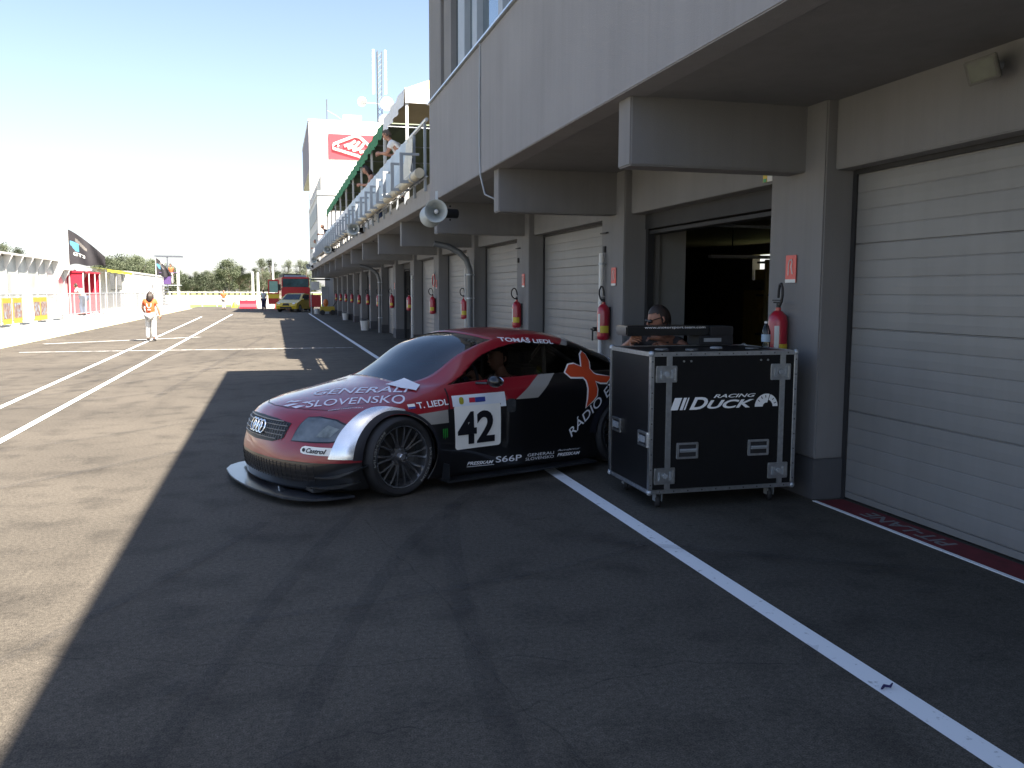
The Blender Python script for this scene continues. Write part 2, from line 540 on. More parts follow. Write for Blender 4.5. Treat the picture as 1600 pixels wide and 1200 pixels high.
# lintels and doors
def door_mesh(y0, y1, xf, z0=0.0, z1=2.62, step=0.131):
    prof = [(0.02, z0 + 0.0), (0.0, z0 + 0.004), (0.0, z0 + 0.05), (0.012, z0 + 0.052)]
    z = z0 + 0.052; q = 0
    while z < z1 - 0.02:
        zt = min(z + step, z1); q += 1
        d0 = 0.012 if (q - 1) % 5 == 0 else 0.0035; d1 = 0.012 if q % 5 == 0 else 0.0035
        prof += [(d0, z + 0.002), (0.0, z + 0.009), (-0.002, (z + zt) / 2), (0.0, zt - 0.005), (d1, zt - 0.001)]
        z = zt
    b = PB()
    vs = []
    for x, zz_ in prof: vs += [(xf + x, y0, zz_), (xf + x, y1, zz_)]
    fs = [(2 * i, 2 * i + 1, 2 * i + 3, 2 * i + 2) for i in range(len(prof) - 1)]
    b.add(vs, fs)
    b.box((xf + 0.02, y0, z0 + 0.001), (xf + 0.06, y1, z1))
    return b
openbays = {5: 0, 9: 0, 11: 0, 12: 0, 14: 0}
bays = []
for k in range(len(PY) - 1):
    y0 = PY[k] + PW; y1 = PY[k + 1]
    b = PB(); b.box((4.222, y0 + 0.001, 2.60), (4.5, y1 - 0.001, 3.16)); b.build('lintel', MAT_PLASTER, bevel=0.008)
    isopen = k in (4, 9, 11, 12, 14)
    if not isopen:
        o = door_mesh(y0 - 0.02, y1 + 0.02, 4.405, z0=0.012).build('garage_door', MAT_DOORP)
        for ya, yb in ((y0 + 0.0005, y0 + 0.045), (y1 - 0.045, y1 - 0.0005)):
            h = MB(); h.box(bl((4.385, ya, 0.0)), bl((4.402, yb, 2.6))); h.build('seal', MAT_DARK, o)
        h = MB(); h.box(bl((4.37, y0 + 0.0465, 2.565)), bl((4.402, y1 - 0.0465, 2.5995))); h.build('head_strip', MAT_DARK, o)  # dark strip across the door head, in the reveal under the lintel
        if k < 5: continue
        h = MB(); yy = y0 + 0.85
        h.box(bl((4.35, yy, 1.10)), bl((4.41, yy + 0.04, 1.16))); h.box(bl((4.335, yy - 0.07, 1.115)), bl((4.35, yy + 0.08, 1.14))); h.box(bl((4.335, yy + 0.0, 0.97)), bl((4.35, yy + 0.03, 1.135)))
        h.build('handle', MAT_DARK, o)
    else:
        b = PB()
        b.box((4.41, y0 + 0.001, 2.42), (4.62, y1 - 0.001, 2.60)); b.box((4.44, y0 + 0.03, 2.36), (4.60, y1 - 0.03, 2.40))
        b.box((4.42, y0 + 0.001, 0.0), (4.50, y0 + 0.07, 2.42)); b.box((4.42, y1 - 0.07, 0.0), (4.50, y1 - 0.001, 2.42))
        b.build('door_track', MAT_DARK)
        b = PB(); b.cyl((4.6, y0 + 0.02, 2.50), (7.0, y0 + 0.02, 2.47), 0.02, n=6); b.cyl((4.6, y1 - 0.02, 2.50), (7.0, y1 - 0.02, 2.47), 0.02, n=6)
        b.build('door_rail', MAT_STEEL)
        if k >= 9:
            b = PB(); b.box((4.7, y0, 0), (4.75, y1 - 0.9, 2.35)); b.build('garage_door', mat('half_shadow_board', (0.12, 0.11, 0.10), 0.8))  # dark board inside the open bay, shade put into its colour
# interior
MAT_INT = mat('garage_interior', (0.16, 0.14, 0.115), 0.8, var=0.2, scale=1.5)
b = PB()
b.box((4.62, -11, 2.78), (11.0, 66, 2.9))
b.box((11.0, -11, 0), (11.2, 17.5, 3.12)); b.box((11.0, 19.0, 0), (11.2, 66, 3.12)); b.box((11.0, 17.5, 0), (11.2, 19.0, 1.95)); b.box((11.0, 17.5, 2.55), (11.2, 19.0, 3.12))
b.box((4.62, 1.9, 0), (11.0, 2.0, 2.78)); b.box((4.62, 26, 0), (11.0, 26.1, 2.78)); b.box((4.62, -11, 0), (11.0, -10.9, 2.78)); b.box((4.62, 65.6, 0), (11, 65.7, 2.78))
b.build('interior_wall', MAT_INT)
b = PB(); b.box((11.05, 18.2, 1.95), (11.08, 18.95, 2.2)); b.build('window_blind', mat('yellow_blind', (0.6, 0.45, 0.08), 0.7))
b = PB(); b.box((4.6, 10.26, 0), (5.0, 10.34, 2.56)); b.build('partition', mat('partition_grey', (0.22, 0.22, 0.215), 0.7, var=0.04))
b = PB(); b.cyl((4.56, 10.22, 0), (4.56, 10.22, 2.45), 0.018, n=8); b.build('door_rail', mat('brass_rail', (0.45, 0.36, 0.2), 0.4, metal=0.7))
# cantilevered slab and near upper storey
b = PB(); b.box((2.752, -14, 3.125), (12, 66, 3.44)); b.build('slab', MAT_PLASTER)
b = PB(); b.box((2.527, -14, 3.12), (2.75, 14.76, 4.70)); b.build('fascia', mat('plaster_fascia', (0.238, 0.232, 0.234), 0.9, var=0.06, scale=0.9, bump=0.4, bscale=120, streak=0.08), bevel=0.008)
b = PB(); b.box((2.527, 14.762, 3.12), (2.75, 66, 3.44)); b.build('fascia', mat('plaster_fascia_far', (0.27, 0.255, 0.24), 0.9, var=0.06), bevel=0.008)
b = PB(); b.box((2.49, -14, 4.702), (2.80, 14.78, 4.725)); b.build('window_sill', MAT_ALU)
b = PB(); b.box((2.53, -14, 6.05), (2.80, 14.76, 8.3)); b.box((2.80, 14.5, 3.45), (12, 14.76, 8.3)); b.box((11.7, -14, 3.45), (12.0, 14.5, 8.3)); b.box((2.8, -14, 8.1), (11.7, 14.5, 8.29)); b.box((2.8, -14, 3.45), (11.7, -13.7, 8.1)); b.build('wall', MAT_PLASTER)
b = PB(); b.box((2.53, 13.72, 4.726), (2.80, 14.76, 6.05)); b.box((2.56, 13.06, 4.726), (2.80, 13.60, 6.05)); b.box((2.62, 13.6, 4.726), (2.80, 13.72, 6.05)); b.build('corner_column', MAT_PLASTER)
for y0, y1 in ((12.11, 12.54), (11.35, 11.62), (10.03, 10.23), (7.9, 8.05), (5.8, 5.95), (3.7, 3.85), (1.6, 1.75), (-1, -0.85), (-5, -4.8), (-9, -8.8)):
    win = PB(); win.box((2.56, y0, 4.726), (2.72, y1, 6.05)); win.build('window_frame', MAT_GREYP)
skyglass = mat('reflective_glazing', (0.25, 0.32, 0.36), 0.03, metal=0.85, var=0)
gy = [13.06, 12.54, 12.11, 11.62, 11.35, 10.23, 10.03, 8.05, 7.9, 5.95, 5.8, 3.85, 3.7, 1.75, 1.6, -0.85, -1, -4.8, -5, -8.8, -9, -13.7]
for i in range(0, len(gy) - 1, 2):
    b = PB(); b.box((2.64, gy[i + 1], 4.726), (2.66, gy[i], 6.05)); b.build('window', skyglass)
# cable on the fascia
b = PB(); b.tube([(2.52, 10.99, 4.70), (2.512, 10.99, 4.0), (2.512, 10.99, 3.4), (2.52, 10.98, 3.1), (2.56, 10.9, 2.86), (2.72, 10.75, 2.76), (3.1, 10.6, 2.73), (3.8, 10.52, 2.74)], 0.011, n=6)
b.build('cable', MAT_GREYP, smooth=True)
# tower end of the building
MAT_TOWER = mat('white_render', (0.60, 0.59, 0.57), 0.85, var=0.03, scale=0.7)
b = PB()
b.box((2.53, 53, 3.442), (12, 66, 7.2)); b.box((2.50, 52.95, 7.2), (12.02, 66, 7.42))
b.box((3.1, 60, 7.42), (11, 66, 9.3))
b.box((2.62, 66.001, 3.2), (12, 67.2, 10.3)); b.box((2.62, 66, 10.3), (12, 80, 13.7)); b.box((2.58, 65.95, 13.7), (12.05, 80.05, 13.85))
b.build('tower', MAT_TOWER)
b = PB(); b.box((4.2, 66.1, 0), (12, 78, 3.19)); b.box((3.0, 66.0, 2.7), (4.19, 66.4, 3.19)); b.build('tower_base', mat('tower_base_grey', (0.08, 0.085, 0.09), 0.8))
b = PB(); b.box((3.9, 59.96, 7.95), (10, 59.99, 9.0)); b.box((2.505, 54.2, 4.3), (2.528, 65, 5.3)); b.box((2.505, 54.2, 5.9), (2.528, 65, 6.8)); b.build('window', mat('grey_louvre', (0.22, 0.23, 0.24), 0.5))
b = PB(); b.box((2.606, 66.02, 10.35), (2.618, 79.9, 13.65)); b.build('west_face_shade', mat('shade_mauve', (0.16, 0.12, 0.15), 0.6))  # shade of the tower's west face, painted as a thin mauve sheet
b = PB(); b.box((5.6, 14.80, 3.445), (5.8, 52.9, 6.6)); b.build('terrace_wall', mat('terrace_render', (0.10, 0.10, 0.085), 0.9, var=0.1, scale=1))
# roller door mat strip by the near door
b = MB(); b.box((4.135, -3, 0.002), (4.365, 6.03, 0.006)); o = b.build('pit_lane_strip', mat('worn_red_strip', (0.13, 0.012, 0.018), 0.8, var=0.25, scale=9)); struct(o)
b = MB(); b.box((4.10, -3, 0.002), (4.133, 6.05, 0.0065)); o = b.build('white_line', MAT_LINE); struct(o)
o = put_text('PIT-LANE', 0.86, 0.13, frame((4.31, 4.72, 0.0085), (0, 1, 0), (-1, 0, 0)), mat('strip_lettering', (0.2, 0.2, 0.2), 0.8, var=0.1), None, 'pit_lane_lettering', bold=0.02, depth=0); struct(o)
# the sign on the tower
sg = thing('rooftop_sign', 'red sign with white line emblem mounted high on the white tower', 'sign', (3.98, 65.94, 11.1))
b = MB(); b.box((0, -0.02, 0), (3.9, 0.05, 1.78)); b.build('panel', mat('sign_red', (0.40, 0.045, 0.06), 0.5, var=0.03), sg)
b = MB()
for pts in ([(0.35, 1.05), (0.30, 0.75), (2.1, 0.28), (2.35, 0.15)], [(0.35, 1.05), (1.85, 1.68), (2.2, 1.62), (3.0, 0.95), (2.95, 0.75), (2.2, 0.55)], [(1.1, 0.95), (1.6, 1.1), (1.9, 1.35)], [(1.35, 0.8), (1.9, 0.95), (2.2, 1.3)], [(1.7, 0.65), (2.2, 0.8), (2.35, 0.95), (2.5, 1.2)], [(0.62, 0.95), (0.72, 0.9)]):
    b.tube([(x, -0.05, z) for x, z in pts], 0.1, n=6)
b.build('emblem', MAT_WHITE, sg)
b = MB(); b.box((-0.65, 0.0, -0.9), (-0.6, 0.03, 2.5)); b.box((-0.6, 0.0, -0.9), (5.2, 0.03, -0.85)); b.build('frame', mat('thin_frame', (0.5, 0.5, 0.5), 0.6), sg)
# antenna mast
an = thing('antenna_mast', 'lattice radio mast with white panel aerials and round dishes on the tower roof', 'antenna', (8.1, 70, 13.8))
b = MB()
for i in range(3):
    a = 2 * pi * i / 3; b.cyl((0.22 * cos(a), 0.22 * sin(a), 0), (0.22 * cos(a), 0.22 * sin(a), 6.1), 0.035, n=5)
for k in range(15):
    for i in range(3):
        a = 2 * pi * i / 3; c = 2 * pi * (i + 1) / 3
        b.cyl((0.22 * cos(a), 0.22 * sin(a), 0.4 * k), (0.22 * cos(c), 0.22 * sin(c), 0.4 * k + 0.4), 0.02, n=4)
b.build('lattice', mat('mast_grey', (0.10, 0.11, 0.12), 0.6), an)
for x in (-0.42, 0.5):
    b = MB(); b.box((x - 0.09, -0.15, 2.9), (x + 0.09, 0.1, 6.2)); b.build('panel_aerial', MAT_WHITE, an, bevel=0.03)
for x, z, r in ((-1.35, 2.2, 0.36), (0.55, 2.15, 0.52), (0.4, 0.85, 0.5)):
    b = MB(); b.lathe([(r, 0.22), (r * 1.0, 0.0), (r * 0.6, -0.12), (0.02, -0.18)], 18, mtx=Matrix.Translation((x, -0.35, z)) @ Matrix.Rotation(pi / 2, 4, 'X')); b.cyl((x, -0.2, z), (0, 0, z), 0.03, n=5)
    b.build('dish', MAT_WHITE, an, smooth=True)
rp = thing('roof_mast', 'thin weather pole with a slack wire on the tower roof edge', 'mast', (4.15, 70, 13.8))
b = MB(); b.cyl((0, 0, 0), (0, 0, 2.3), 0.045, n=6); b.build('pole', MATS['mast_grey'], rp)
b = MB(); b.tube([(0, 0, 1.5), (0.6, 0, 1.2), (1.3, 0, 0.75), (1.5, 0, 0.4)], 0.025, n=4); b.build('wire', MAT_STEEL, rp)
rb = thing('roof_plant_box', 'white air handling box standing on the tower roof', 'roof unit', (5.9, 70, 13.8))
b = MB(); b.box((-0.6, -0.5, 0.1), (0.8, 0.5, 1.15)); b.build('housing', MAT_WHITE, rb, bevel=0.03)
b = MB(); b.box((-0.7, -0.6, 0), (0.9, 0.6, 0.1)); b.build('base', MAT_STEEL, rb)

# ------------------------------------------------------------------ balcony railing, gutter, cloths, canopies
rail = thing('balcony_railing', 'grey steel railing with outrigger frames along the terrace above the garages', 'railing', (2.5, 14.8, 3.44))
RX = 2.5
b = MB(); b.cyl((0, 0.05, 1.05), (0, 38.2, 1.05), 0.03, n=8); b.build('handrail', MAT_ALU, rail)
b = MB(); b.cyl((0, 0.05, 0.12), (0, 38.2, 0.12), 0.015, n=6); b.build('lower_rail', MAT_GREYP, rail)
for i in range(33):
    y = 0.25 + i * 1.18
    b = MB(); b.box((-0.02, y - 0.025, -0.1), (0.02, y + 0.025, 1.03)); b.build('post', MAT_GREYP, rail)
for i in range(30):
    y = 0.9 + i * 1.25
    b = MB(); b.box((-0.34, y - 0.03, 0.12), (-0.28, y + 0.03, 0.60)); b.box((-0.34, y - 0.028, 0.10), (0.02, y + 0.028, 0.15)); b.box((-0.34, y - 0.028, 0.58), (0.0, y + 0.028, 0.62))
    b.build('outrigger', MAT_GREYP, rail)
gut = thing('gutter_pipe', 'beige round pipe running along under the terrace railing', 'pipe', (2.38, 14.8, 3.62))
b = MB(); b.cyl((0, 0.1, 0), (0, 38, 0), 0.085, n=12); b.build('pipe_run', mat('beige_pipe', (0.5, 0.45, 0.34), 0.5), gut, smooth=True)
for i in range(0, 36, 2):
    b = MB(); b.cyl((0, 0.6 + i, 0), (0, 0.68 + i, 0), 0.095, n=12); b.build('pipe_clip', MAT_STEEL, gut)
def cloth(y0, y1, z0, z1, x, m, seed, wav=0.075):
    r = random.Random(seed); b = MB(); n = int((y1 - y0) * 14); k = 8
    ph = [r.uniform(0, 6.28) for _ in range(4)]
    vs = []
    for i in range(n + 1):
        y = y0 + (y1 - y0) * i / n
        for j in range(k + 1):
            t = j / k
            dx = wav * (0.3 + t) * (sin(y * 9 + ph[0] + t) + 0.6 * sin(y * 17 + ph[1] - 2 * t) + 0.5 * sin(y * 4 + ph[2]))
            zb = z0 + 0.06 * sin(y * 3 + ph[3])
            vs.append((x - 0.05 + dx, y + 0.02 * sin(t * 5 + i), z1 + (zb - z1) * t))
    fs = [(i * (k + 1) + j, (i + 1) * (k + 1) + j, (i + 1) * (k + 1) + j + 1, i * (k + 1) + j + 1) for i in range(n) for j in range(k)]
    b.add(vs, fs); return b
MAT_BLUECL = mat('pale_blue_cloth', (0.52, 0.60, 0.66), 0.9, var=0.1, scale=3)
for i, (y0, y1, z0, m, lb) in enumerate([(16.9, 24.2, 3.72, MAT_BLUECL, 'longest pleated pale blue sheet tied to the railing below the man in white'), (24.6, 30.0, 3.80, MAT_BLUECL, 'pale blue sheet on the railing below the leaning woman'),
        (30.5, 36.5, 3.85, MAT_WHITEC, 'white sheet hung in the middle of the terrace railing'), (37.5, 43.5, 3.8, MAT_BLUECL, 'pale blue sheet near the far end of the green canopy'), (44.5, 52.0, 3.85, MAT_WHITEC, 'white sheet at the far end of the terrace railing')]):
    tag(cloth(y0, y1, z0, 4.47, RX, m, i).build('railing_cloth', m, smooth=True, fixn=False), lb, 'cloth', 'cloths hung on the terrace railing')
tag(cloth(15.9, 16.6, 3.75, 4.35, 2.46, MAT_WHITEC, 77, 0.06).build('hanging_towel', mat('cream_towel', (0.7, 0.68, 0.6), 0.9), smooth=True, fixn=False), 'cream towel hanging crumpled over the railing beside the grey wall', 'towel')
# canopies
def canopy(name, label, x0, x1, y0, y1, ze, zr, mtop, munder, bay, scallop=0.0):
    t = thing(name, label, 'canopy', (x0, y0, 3.44), 0)
    b = MB(); n = max(1, int(round((y1 - y0) / bay)))
    for i in range(n):
        a = y0 + (y1 - y0) * i / n - y0; c = y0 + (y1 - y0) * (i + 1) / n - y0
        m_ = (a + c) / 2; xm = (x1 - x0) / 2; w = x1 - x0
        h = ze - 3.44; hr = zr - 3.44
        b.add([(0, a, h), (w, a, h), (w, c, h), (0, c, h), (xm, m_, hr)], [(0, 1, 4), (1, 2, 4), (2, 3, 4), (3, 0, 4)])
    b.build('roof_cloth', munder, t, fixn=False)
    vl = MB(); ns = int((y1 - y0) * 5); vs = []
    for i in range(ns + 1):
        y = (y1 - y0) * i / ns
        f = (i / ns * n) % 1.0
        sag = -0.05 * sin(pi * f)
        vs += [(-0.01 + 0.02 * sin(y * 5), y, ze - 3.44 + 0.03), (-0.03 + 0.03 * sin(y * 7), y, ze - 3.44 - 0.30 + sag + scallop * 0.03 * sin(y * 12))]
    vl.add(vs, [(2 * i, 2 * i + 2, 2 * i + 3, 2 * i + 1) for i in range(ns)])
    w = x1 - x0; h = ze - 3.44
    if not scallop: vl.add([(0, 0, h + 0.02), (w, 0, h + 0.02), (w, -0.02, h - 0.3), (0, -0.02, h - 0.3)], [(0, 1, 2, 3)])
    vl.build('valance', mtop, t, fixn=False)
    for i in range(n + 1):
        y = (y1 - y0) * i / n
        for x in (0.04, w - 0.04):
            b = MB(); b.box((x - 0.03, y - 0.03 + (0.04 if i == 0 else -0.04), 0), (x + 0.03, y + 0.03 + (0.04 if i == 0 else -0.04), h)); b.build('leg', MAT_WHITE, t)
    for i in range(n + 1):
        b = MB(); y = (y1 - y0) * i / n + (0.04 if i == 0 else -0.04); b.cyl((0.04, y, h - 0.05), (w - 0.04, y, h - 0.05), 0.02, n=5); b.build('cross_bar', MAT_STEEL, t)
    return t
tan = mat('tan_canvas', (0.45, 0.38, 0.24), 0.9, var=0.06)
canopy('white_tent', 'white tent with tan underside at the near end of the terrace', 2.78, 6.0, 19.26, 23.2, 5.95, 6.9, MAT_WHITEC, tan, 4)
canopy('green_canopy', 'long green fabric canopy on posts running down the terrace', 2.80, 5.8, 23.4, 49, 5.95, 6.5, mat('green_canvas', (0.04, 0.20, 0.09), 0.85, var=0.1), mat('dull_green_under', (0.16, 0.20, 0.13), 0.9, var=0.12, scale=2), 3.2, 1.0)
MAT_DSTEEL = mat('dull_steel', (0.16, 0.165, 0.17), 0.45, metal=0.5, var=0.2)
# ------------------------------------------------------------------ wall-mounted things
ORD = ['second', 'third', 'fourth', 'fifth', 'sixth', 'seventh', 'eighth', 'ninth', 'tenth', 'eleventh', 'twelfth', 'thirteenth', 'fourteenth', 'fifteenth']
MAT_EXT = mat('extinguisher_red', (0.36, 0.012, 0.03), 0.3, var=0.05, coat=0.4)
MAT_YEL = mat('yellow_label', (0.60, 0.45, 0.04), 0.5, var=0.05)
def make_ext(label):
    t = thing('fire_extinguisher', label, 'fire extinguisher', (0, 0, 0), 0, 'red fire extinguishers on the pillars')
    b = MB(); b.lathe([(0.001, 0), (0.06, 0.0), (0.078, 0.02), (0.08, 0.05), (0.08, 0.36), (0.07, 0.41), (0.04, 0.445), (0.022, 0.455), (0.022, 0.48)], 20, caps=False); b.build('cylinder', MAT_EXT, t, smooth=True)
    b = MB(); b.cyl((0, 0, 0.475), (0, 0, 0.52), 0.018, n=8); b.box((-0.012, -0.012, 0.515), (0.012, 0.04, 0.528)); b.box((-0.01, -0.012, 0.535), (0.01, 0.05, 0.544)); b.build('valve', MAT_DARK, t)
    pts = [(0, -0.02, 0.51)] + [(-0.01, -0.06 + 0.085 * cos(a), 0.55 + 0.10 * sin(a)) for a in [rad(q) for q in range(-150, 140, 24)]]
    b = MB(); b.tube([(-0.8 * u, -0.6 * u, z) for u, z in ((0, 0.51), (0.05, 0.50), (0.10, 0.53), (0.125, 0.58), (0.12, 0.635), (0.08, 0.675), (0.03, 0.67), (0.0, 0.62), (-0.01, 0.56))], 0.011, n=7); b.build('hose', MAT_DARK, t, smooth=True)
    def arc(a0, a1, z0, z1, r=0.0815):
        b = MB(); n = 8; vs = []
        for i in range(n + 1):
            a = a0 + (a1 - a0) * i / n; vs += [(r * cos(a), r * sin(a), z0), (r * cos(a), r * sin(a), z1)]
        b.add(vs, [(2 * i, 2 * i + 2, 2 * i + 3, 2 * i + 1) for i in range(n)]); return b
    arc(rad(215), rad(300), 0.09, 0.18).build('yellow_label', MAT_YEL, t, fixn=False)
    arc(rad(185), rad(212), 0.10, 0.33).build('white_label', MAT_WHITE, t, fixn=False)
    b = MB(); b.box((0.078, -0.03, 0.05), (0.10, 0.03, 0.42)); b.build('bracket', MAT_DARK, t)
    return t
MAT_SIGNR = mat('sign_orange_red', (0.62, 0.09, 0.07), 0.5, var=0.04)
def make_sign(label):
    t = thing('extinguisher_sign', label, 'sign', (0, 0, 0), 0, 'red extinguisher signs on the pillars')
    b = MB(); b.box((-0.006, -0.075, 0), (0, 0.075, 0.225)); b.build('plate', MAT_SIGNR, t)
    b = MB(); b.box((-0.008, -0.075, 0), (-0.0061, 0.075, 0.028)); b.build('white_strip', MAT_WHITE, t)
    b = MB(); b.tube([(-0.0085, 0.03, 0.06), (-0.0085, 0.03, 0.15), (-0.0085, 0.02, 0.18), (-0.0085, -0.01, 0.19), (-0.0085, -0.025, 0.17), (-0.0085, -0.01, 0.13), (-0.0085, -0.03, 0.07)], 0.005, n=5); b.build('symbol', MAT_WHITE, t)
    return t
e0 = make_ext('red fire extinguisher on the nearest pillar, rising behind the black flight case')
e0.location = (4.045, 6.55, 1.05); e0.rotation_euler = (0, 0, rad(35))
s0 = make_sign('red extinguisher sign on the nearest pillar, right of the open garage'); s0.location = (4.128, 6.51, 1.735)
for i in range(1, 14):
    y = PY[4 + i]
    w_ = ORD[i - 1]
    e = copy_tree(e0); e['label'] = 'red fire extinguisher on the %s pillar counted from the camera' % w_
    e.location = (4.045, y + (0.43 if i != 3 else 0.6), 1.05 + rng.uniform(-0.02, 0.02)); e.rotation_euler = (0, 0, rng.uniform(-0.3, 0.3))
    if i <= 8:
        s = copy_tree(s0); s['label'] = 'small red extinguisher sign on the %s pillar counted from the camera' % w_
        s.location = (4.128, y + 0.30, 1.735)
rg = thing('red_hose_ring', 'thin red ring hanging on the fifth pillar above its extinguisher', 'ring', (4.08, PY[8] + 0.45, 1.95))
b = MB(); b.tube([(0, 0.2 * cos(a), 0.16 * sin(a)) for a in [2 * pi * i / 20 for i in range(20)]], 0.016, n=6, closed=True); b.build('ring', MAT_EXT, rg, smooth=True)
b = MB(); b.cyl((0, 0, 0.16), (0.05, 0, 0.24), 0.01, n=5); b.build('hook', MAT_STEEL, rg)
# downpipes
def downpipe(y, r, label, bend=True, x=4.02):
    t = thing('downpipe', label, 'pipe', (x, y, 0), 0, 'pipes down the pillars')
    b = MB()
    if bend:
        b.tube([(-0.75, 0.08, 2.66), (-0.45, 0.06, 2.60), (-0.22, 0.02, 2.48), (-0.07, 0, 2.32), (0, 0, 2.1), (0, 0, 1.2), (0, 0, 0.02)], r, n=12)
    else: b.tube([(0, 0, 2.15), (0, 0, 1.0), (0, 0, 0.02)], r, n=10)
    b.build('pipe', mat('pipe_grey', (0.17, 0.18, 0.19), 0.5, metal=0.3) if bend else MAT_WHITE, t, smooth=True)
    for z in (0.6, 1.5, 2.0):
        b = MB(); b.cyl((0, 0, z), (0, 0, z + 0.03), r * 1.18, n=12); b.box((0, -0.01, z), (4.13 - x, 0.01, z + 0.03)); b.build('pipe_clip', MAT_STEEL, t)
downpipe(PY[7] + 0.18 - 0.25, 0.065, 'thick grey drainpipe curving down in front of the fourth pillar')
downpipe(PY[11] - 0.2, 0.065, 'thick pale drainpipe curving down farther along, beside the white bucket')
downpipe(PY[5] + 0.62, 0.032, 'thin white pipe on the second pillar beside its extinguisher', False, 4.08)
downpipe(PY[7] + 0.55, 0.022, 'thin white pipe right of the thick curved drainpipe', False, 4.06)
downpipe(PY[9] + 0.05, 0.03, 'thin white pipe on the sixth pillar beside the dark opening', False, 4.08)
# horn loudspeakers
def horn(loc, rz, label, s=1.0):
    t = thing('horn_loudspeaker', label, 'loudspeaker', loc, rz, 'grey horn loudspeakers under the terrace edge')
    X = Matrix.Rotation(pi / 2, 4, 'X')
    b = MB(); b.lathe([(0.17 * s, 0.20 * s), (0.165 * s, 0.205 * s), (0.12 * s, 0.12 * s), (0.07 * s, 0.03 * s), (0.035 * s, -0.05 * s), (0.03 * s, -0.09 * s)], 24, mtx=X); b.build('horn', mat('horn_grey', (0.42, 0.45, 0.44), 0.45, var=0.05), t, smooth=True, autosmooth=False)
    b = MB(); b.lathe([(0.001, 0.16 * s), (0.03 * s, 0.15 * s), (0.035 * s, 0.1 * s), (0.02 * s, 0.0)], 12, mtx=X); b.build('centre_plug', MAT_WHITE, t, smooth=True)
    b = MB(); b.lathe([(0.17 * s, 0.12 * s), (0.10 * s, 0.03 * s), (0.04 * s, -0.04 * s)], 24, mtx=Matrix.Translation((-0.10, 0.24, -0.03)) @ Matrix.Rotation(-pi / 2, 4, 'X')); b.cyl((-0.03, 0.05, 0), (-0.1, 0.25, -0.03), 0.05 * s, n=10); b.build('rear_horn', MATS['horn_grey'], t, smooth=True)
    b = MB(); b.cyl((0.05, 0.10, 0), (0.30, 0.25, 0), 0.07 * s, n=12); b.sphere((0.2, 0.12, 0.1), 0.016); b.sphere((0.2, 0.12, -0.1), 0.016); b.build('driver', MAT_DARK, t, smooth=True)
    b = MB(); b.box((-0.02, 0.08, 0.02), (0.02, 0.12, 0.32)); b.build('mounting_arm', MAT_STEEL, t)
    return t
horn((2.36, 13.2, 2.83), rad(-12), 'large grey horn loudspeaker under the near end of the terrace beside the bracket')
for i, y in enumerate((25.9, 38.6, 52, 60.5)):
    h = horn((2.25, y, 3.42 if i < 3 else 3.3), rad(-12), '%s horn loudspeaker counted from the camera, clamped under the terrace railing' % ORD[i])
    b = MB(); b.tube([(0.02, 0.1, 0.0), (0.3, 0.3, -0.1), (0.5, 0.5, -0.3)], 0.03, n=6); b.build('cable', MAT_DARK, h)
# floodlights
fl = thing('floodlight', 'small square floodlight on the lintel above the nearest roller door', 'floodlight', (4.215, 4.58, 3.02), 0); fl.scale = (0.8,) * 3
b = MB(); mt = Matrix.Rotation(rad(-20), 4, 'Y') @ Matrix.Rotation(rad(35), 4, 'Z')
b.box((-0.30, -0.11, -0.09), (-0.24, 0.11, 0.09), mtx=mt); b.box((-0.24, -0.08, -0.06), (-0.14, 0.08, 0.06), mtx=mt); b.build('housing', mat('flood_housing', (0.10, 0.10, 0.09), 0.5, metal=0.3), fl, bevel=0.008)
b = MB(); b.box((-0.304, -0.088, -0.07), (-0.3005, 0.088, 0.07), mtx=mt); b.build('lens', mat('flood_glass', (0.06, 0.075, 0.045), 0.15, var=0.3, scale=12), fl)
b = MB(); b.tube([(-0.12, -0.06, 0.0), (-0.05, -0.10, -0.02), (0.0, -0.12, -0.02)], 0.03, n=8); b.build('arm', MAT_STEEL, fl)
fl2 = thing('floodlight', 'hanging lamp shade at the top edge under the overhang', 'lamp', (2.93, 3.02, 3.12), 0); fl2.scale = (0.75,) * 3
b = MB(); b.lathe([(0.16, -0.34), (0.13, -0.22), (0.06, -0.10), (0.04, -0.02)], 20); b.build('shade', mat('flood_grey2', (0.05, 0.055, 0.05), 0.5, metal=0.3), fl2, smooth=True)
b = MB(); b.cyl((0, 0, -0.05), (0, 0, 0), 0.03, n=8); b.build('stem', MAT_STEEL, fl2)
# exit sign over the garage
ex = thing('exit_sign', 'small green, yellow and white sign tucked by the lintel above the open garage', 'sign', (4.21, 7.05, 2.62))
b = MB(); b.box((-0.01, -0.08, 0.0), (0.0, 0.0, 0.10)); b.build('white_half', MAT_WHITE, ex)
b = MB(); b.box((-0.01, 0.0005, 0.0), (0.0, 0.07, 0.10)); b.build('yellow_half', MAT_YEL, ex)
b = MB(); b.box((-0.013, 0.01, 0.0), (-0.0102, 0.06, 0.03)); b.build('green_mark', mat('sign_green', (0.05, 0.35, 0.12), 0.5), ex)
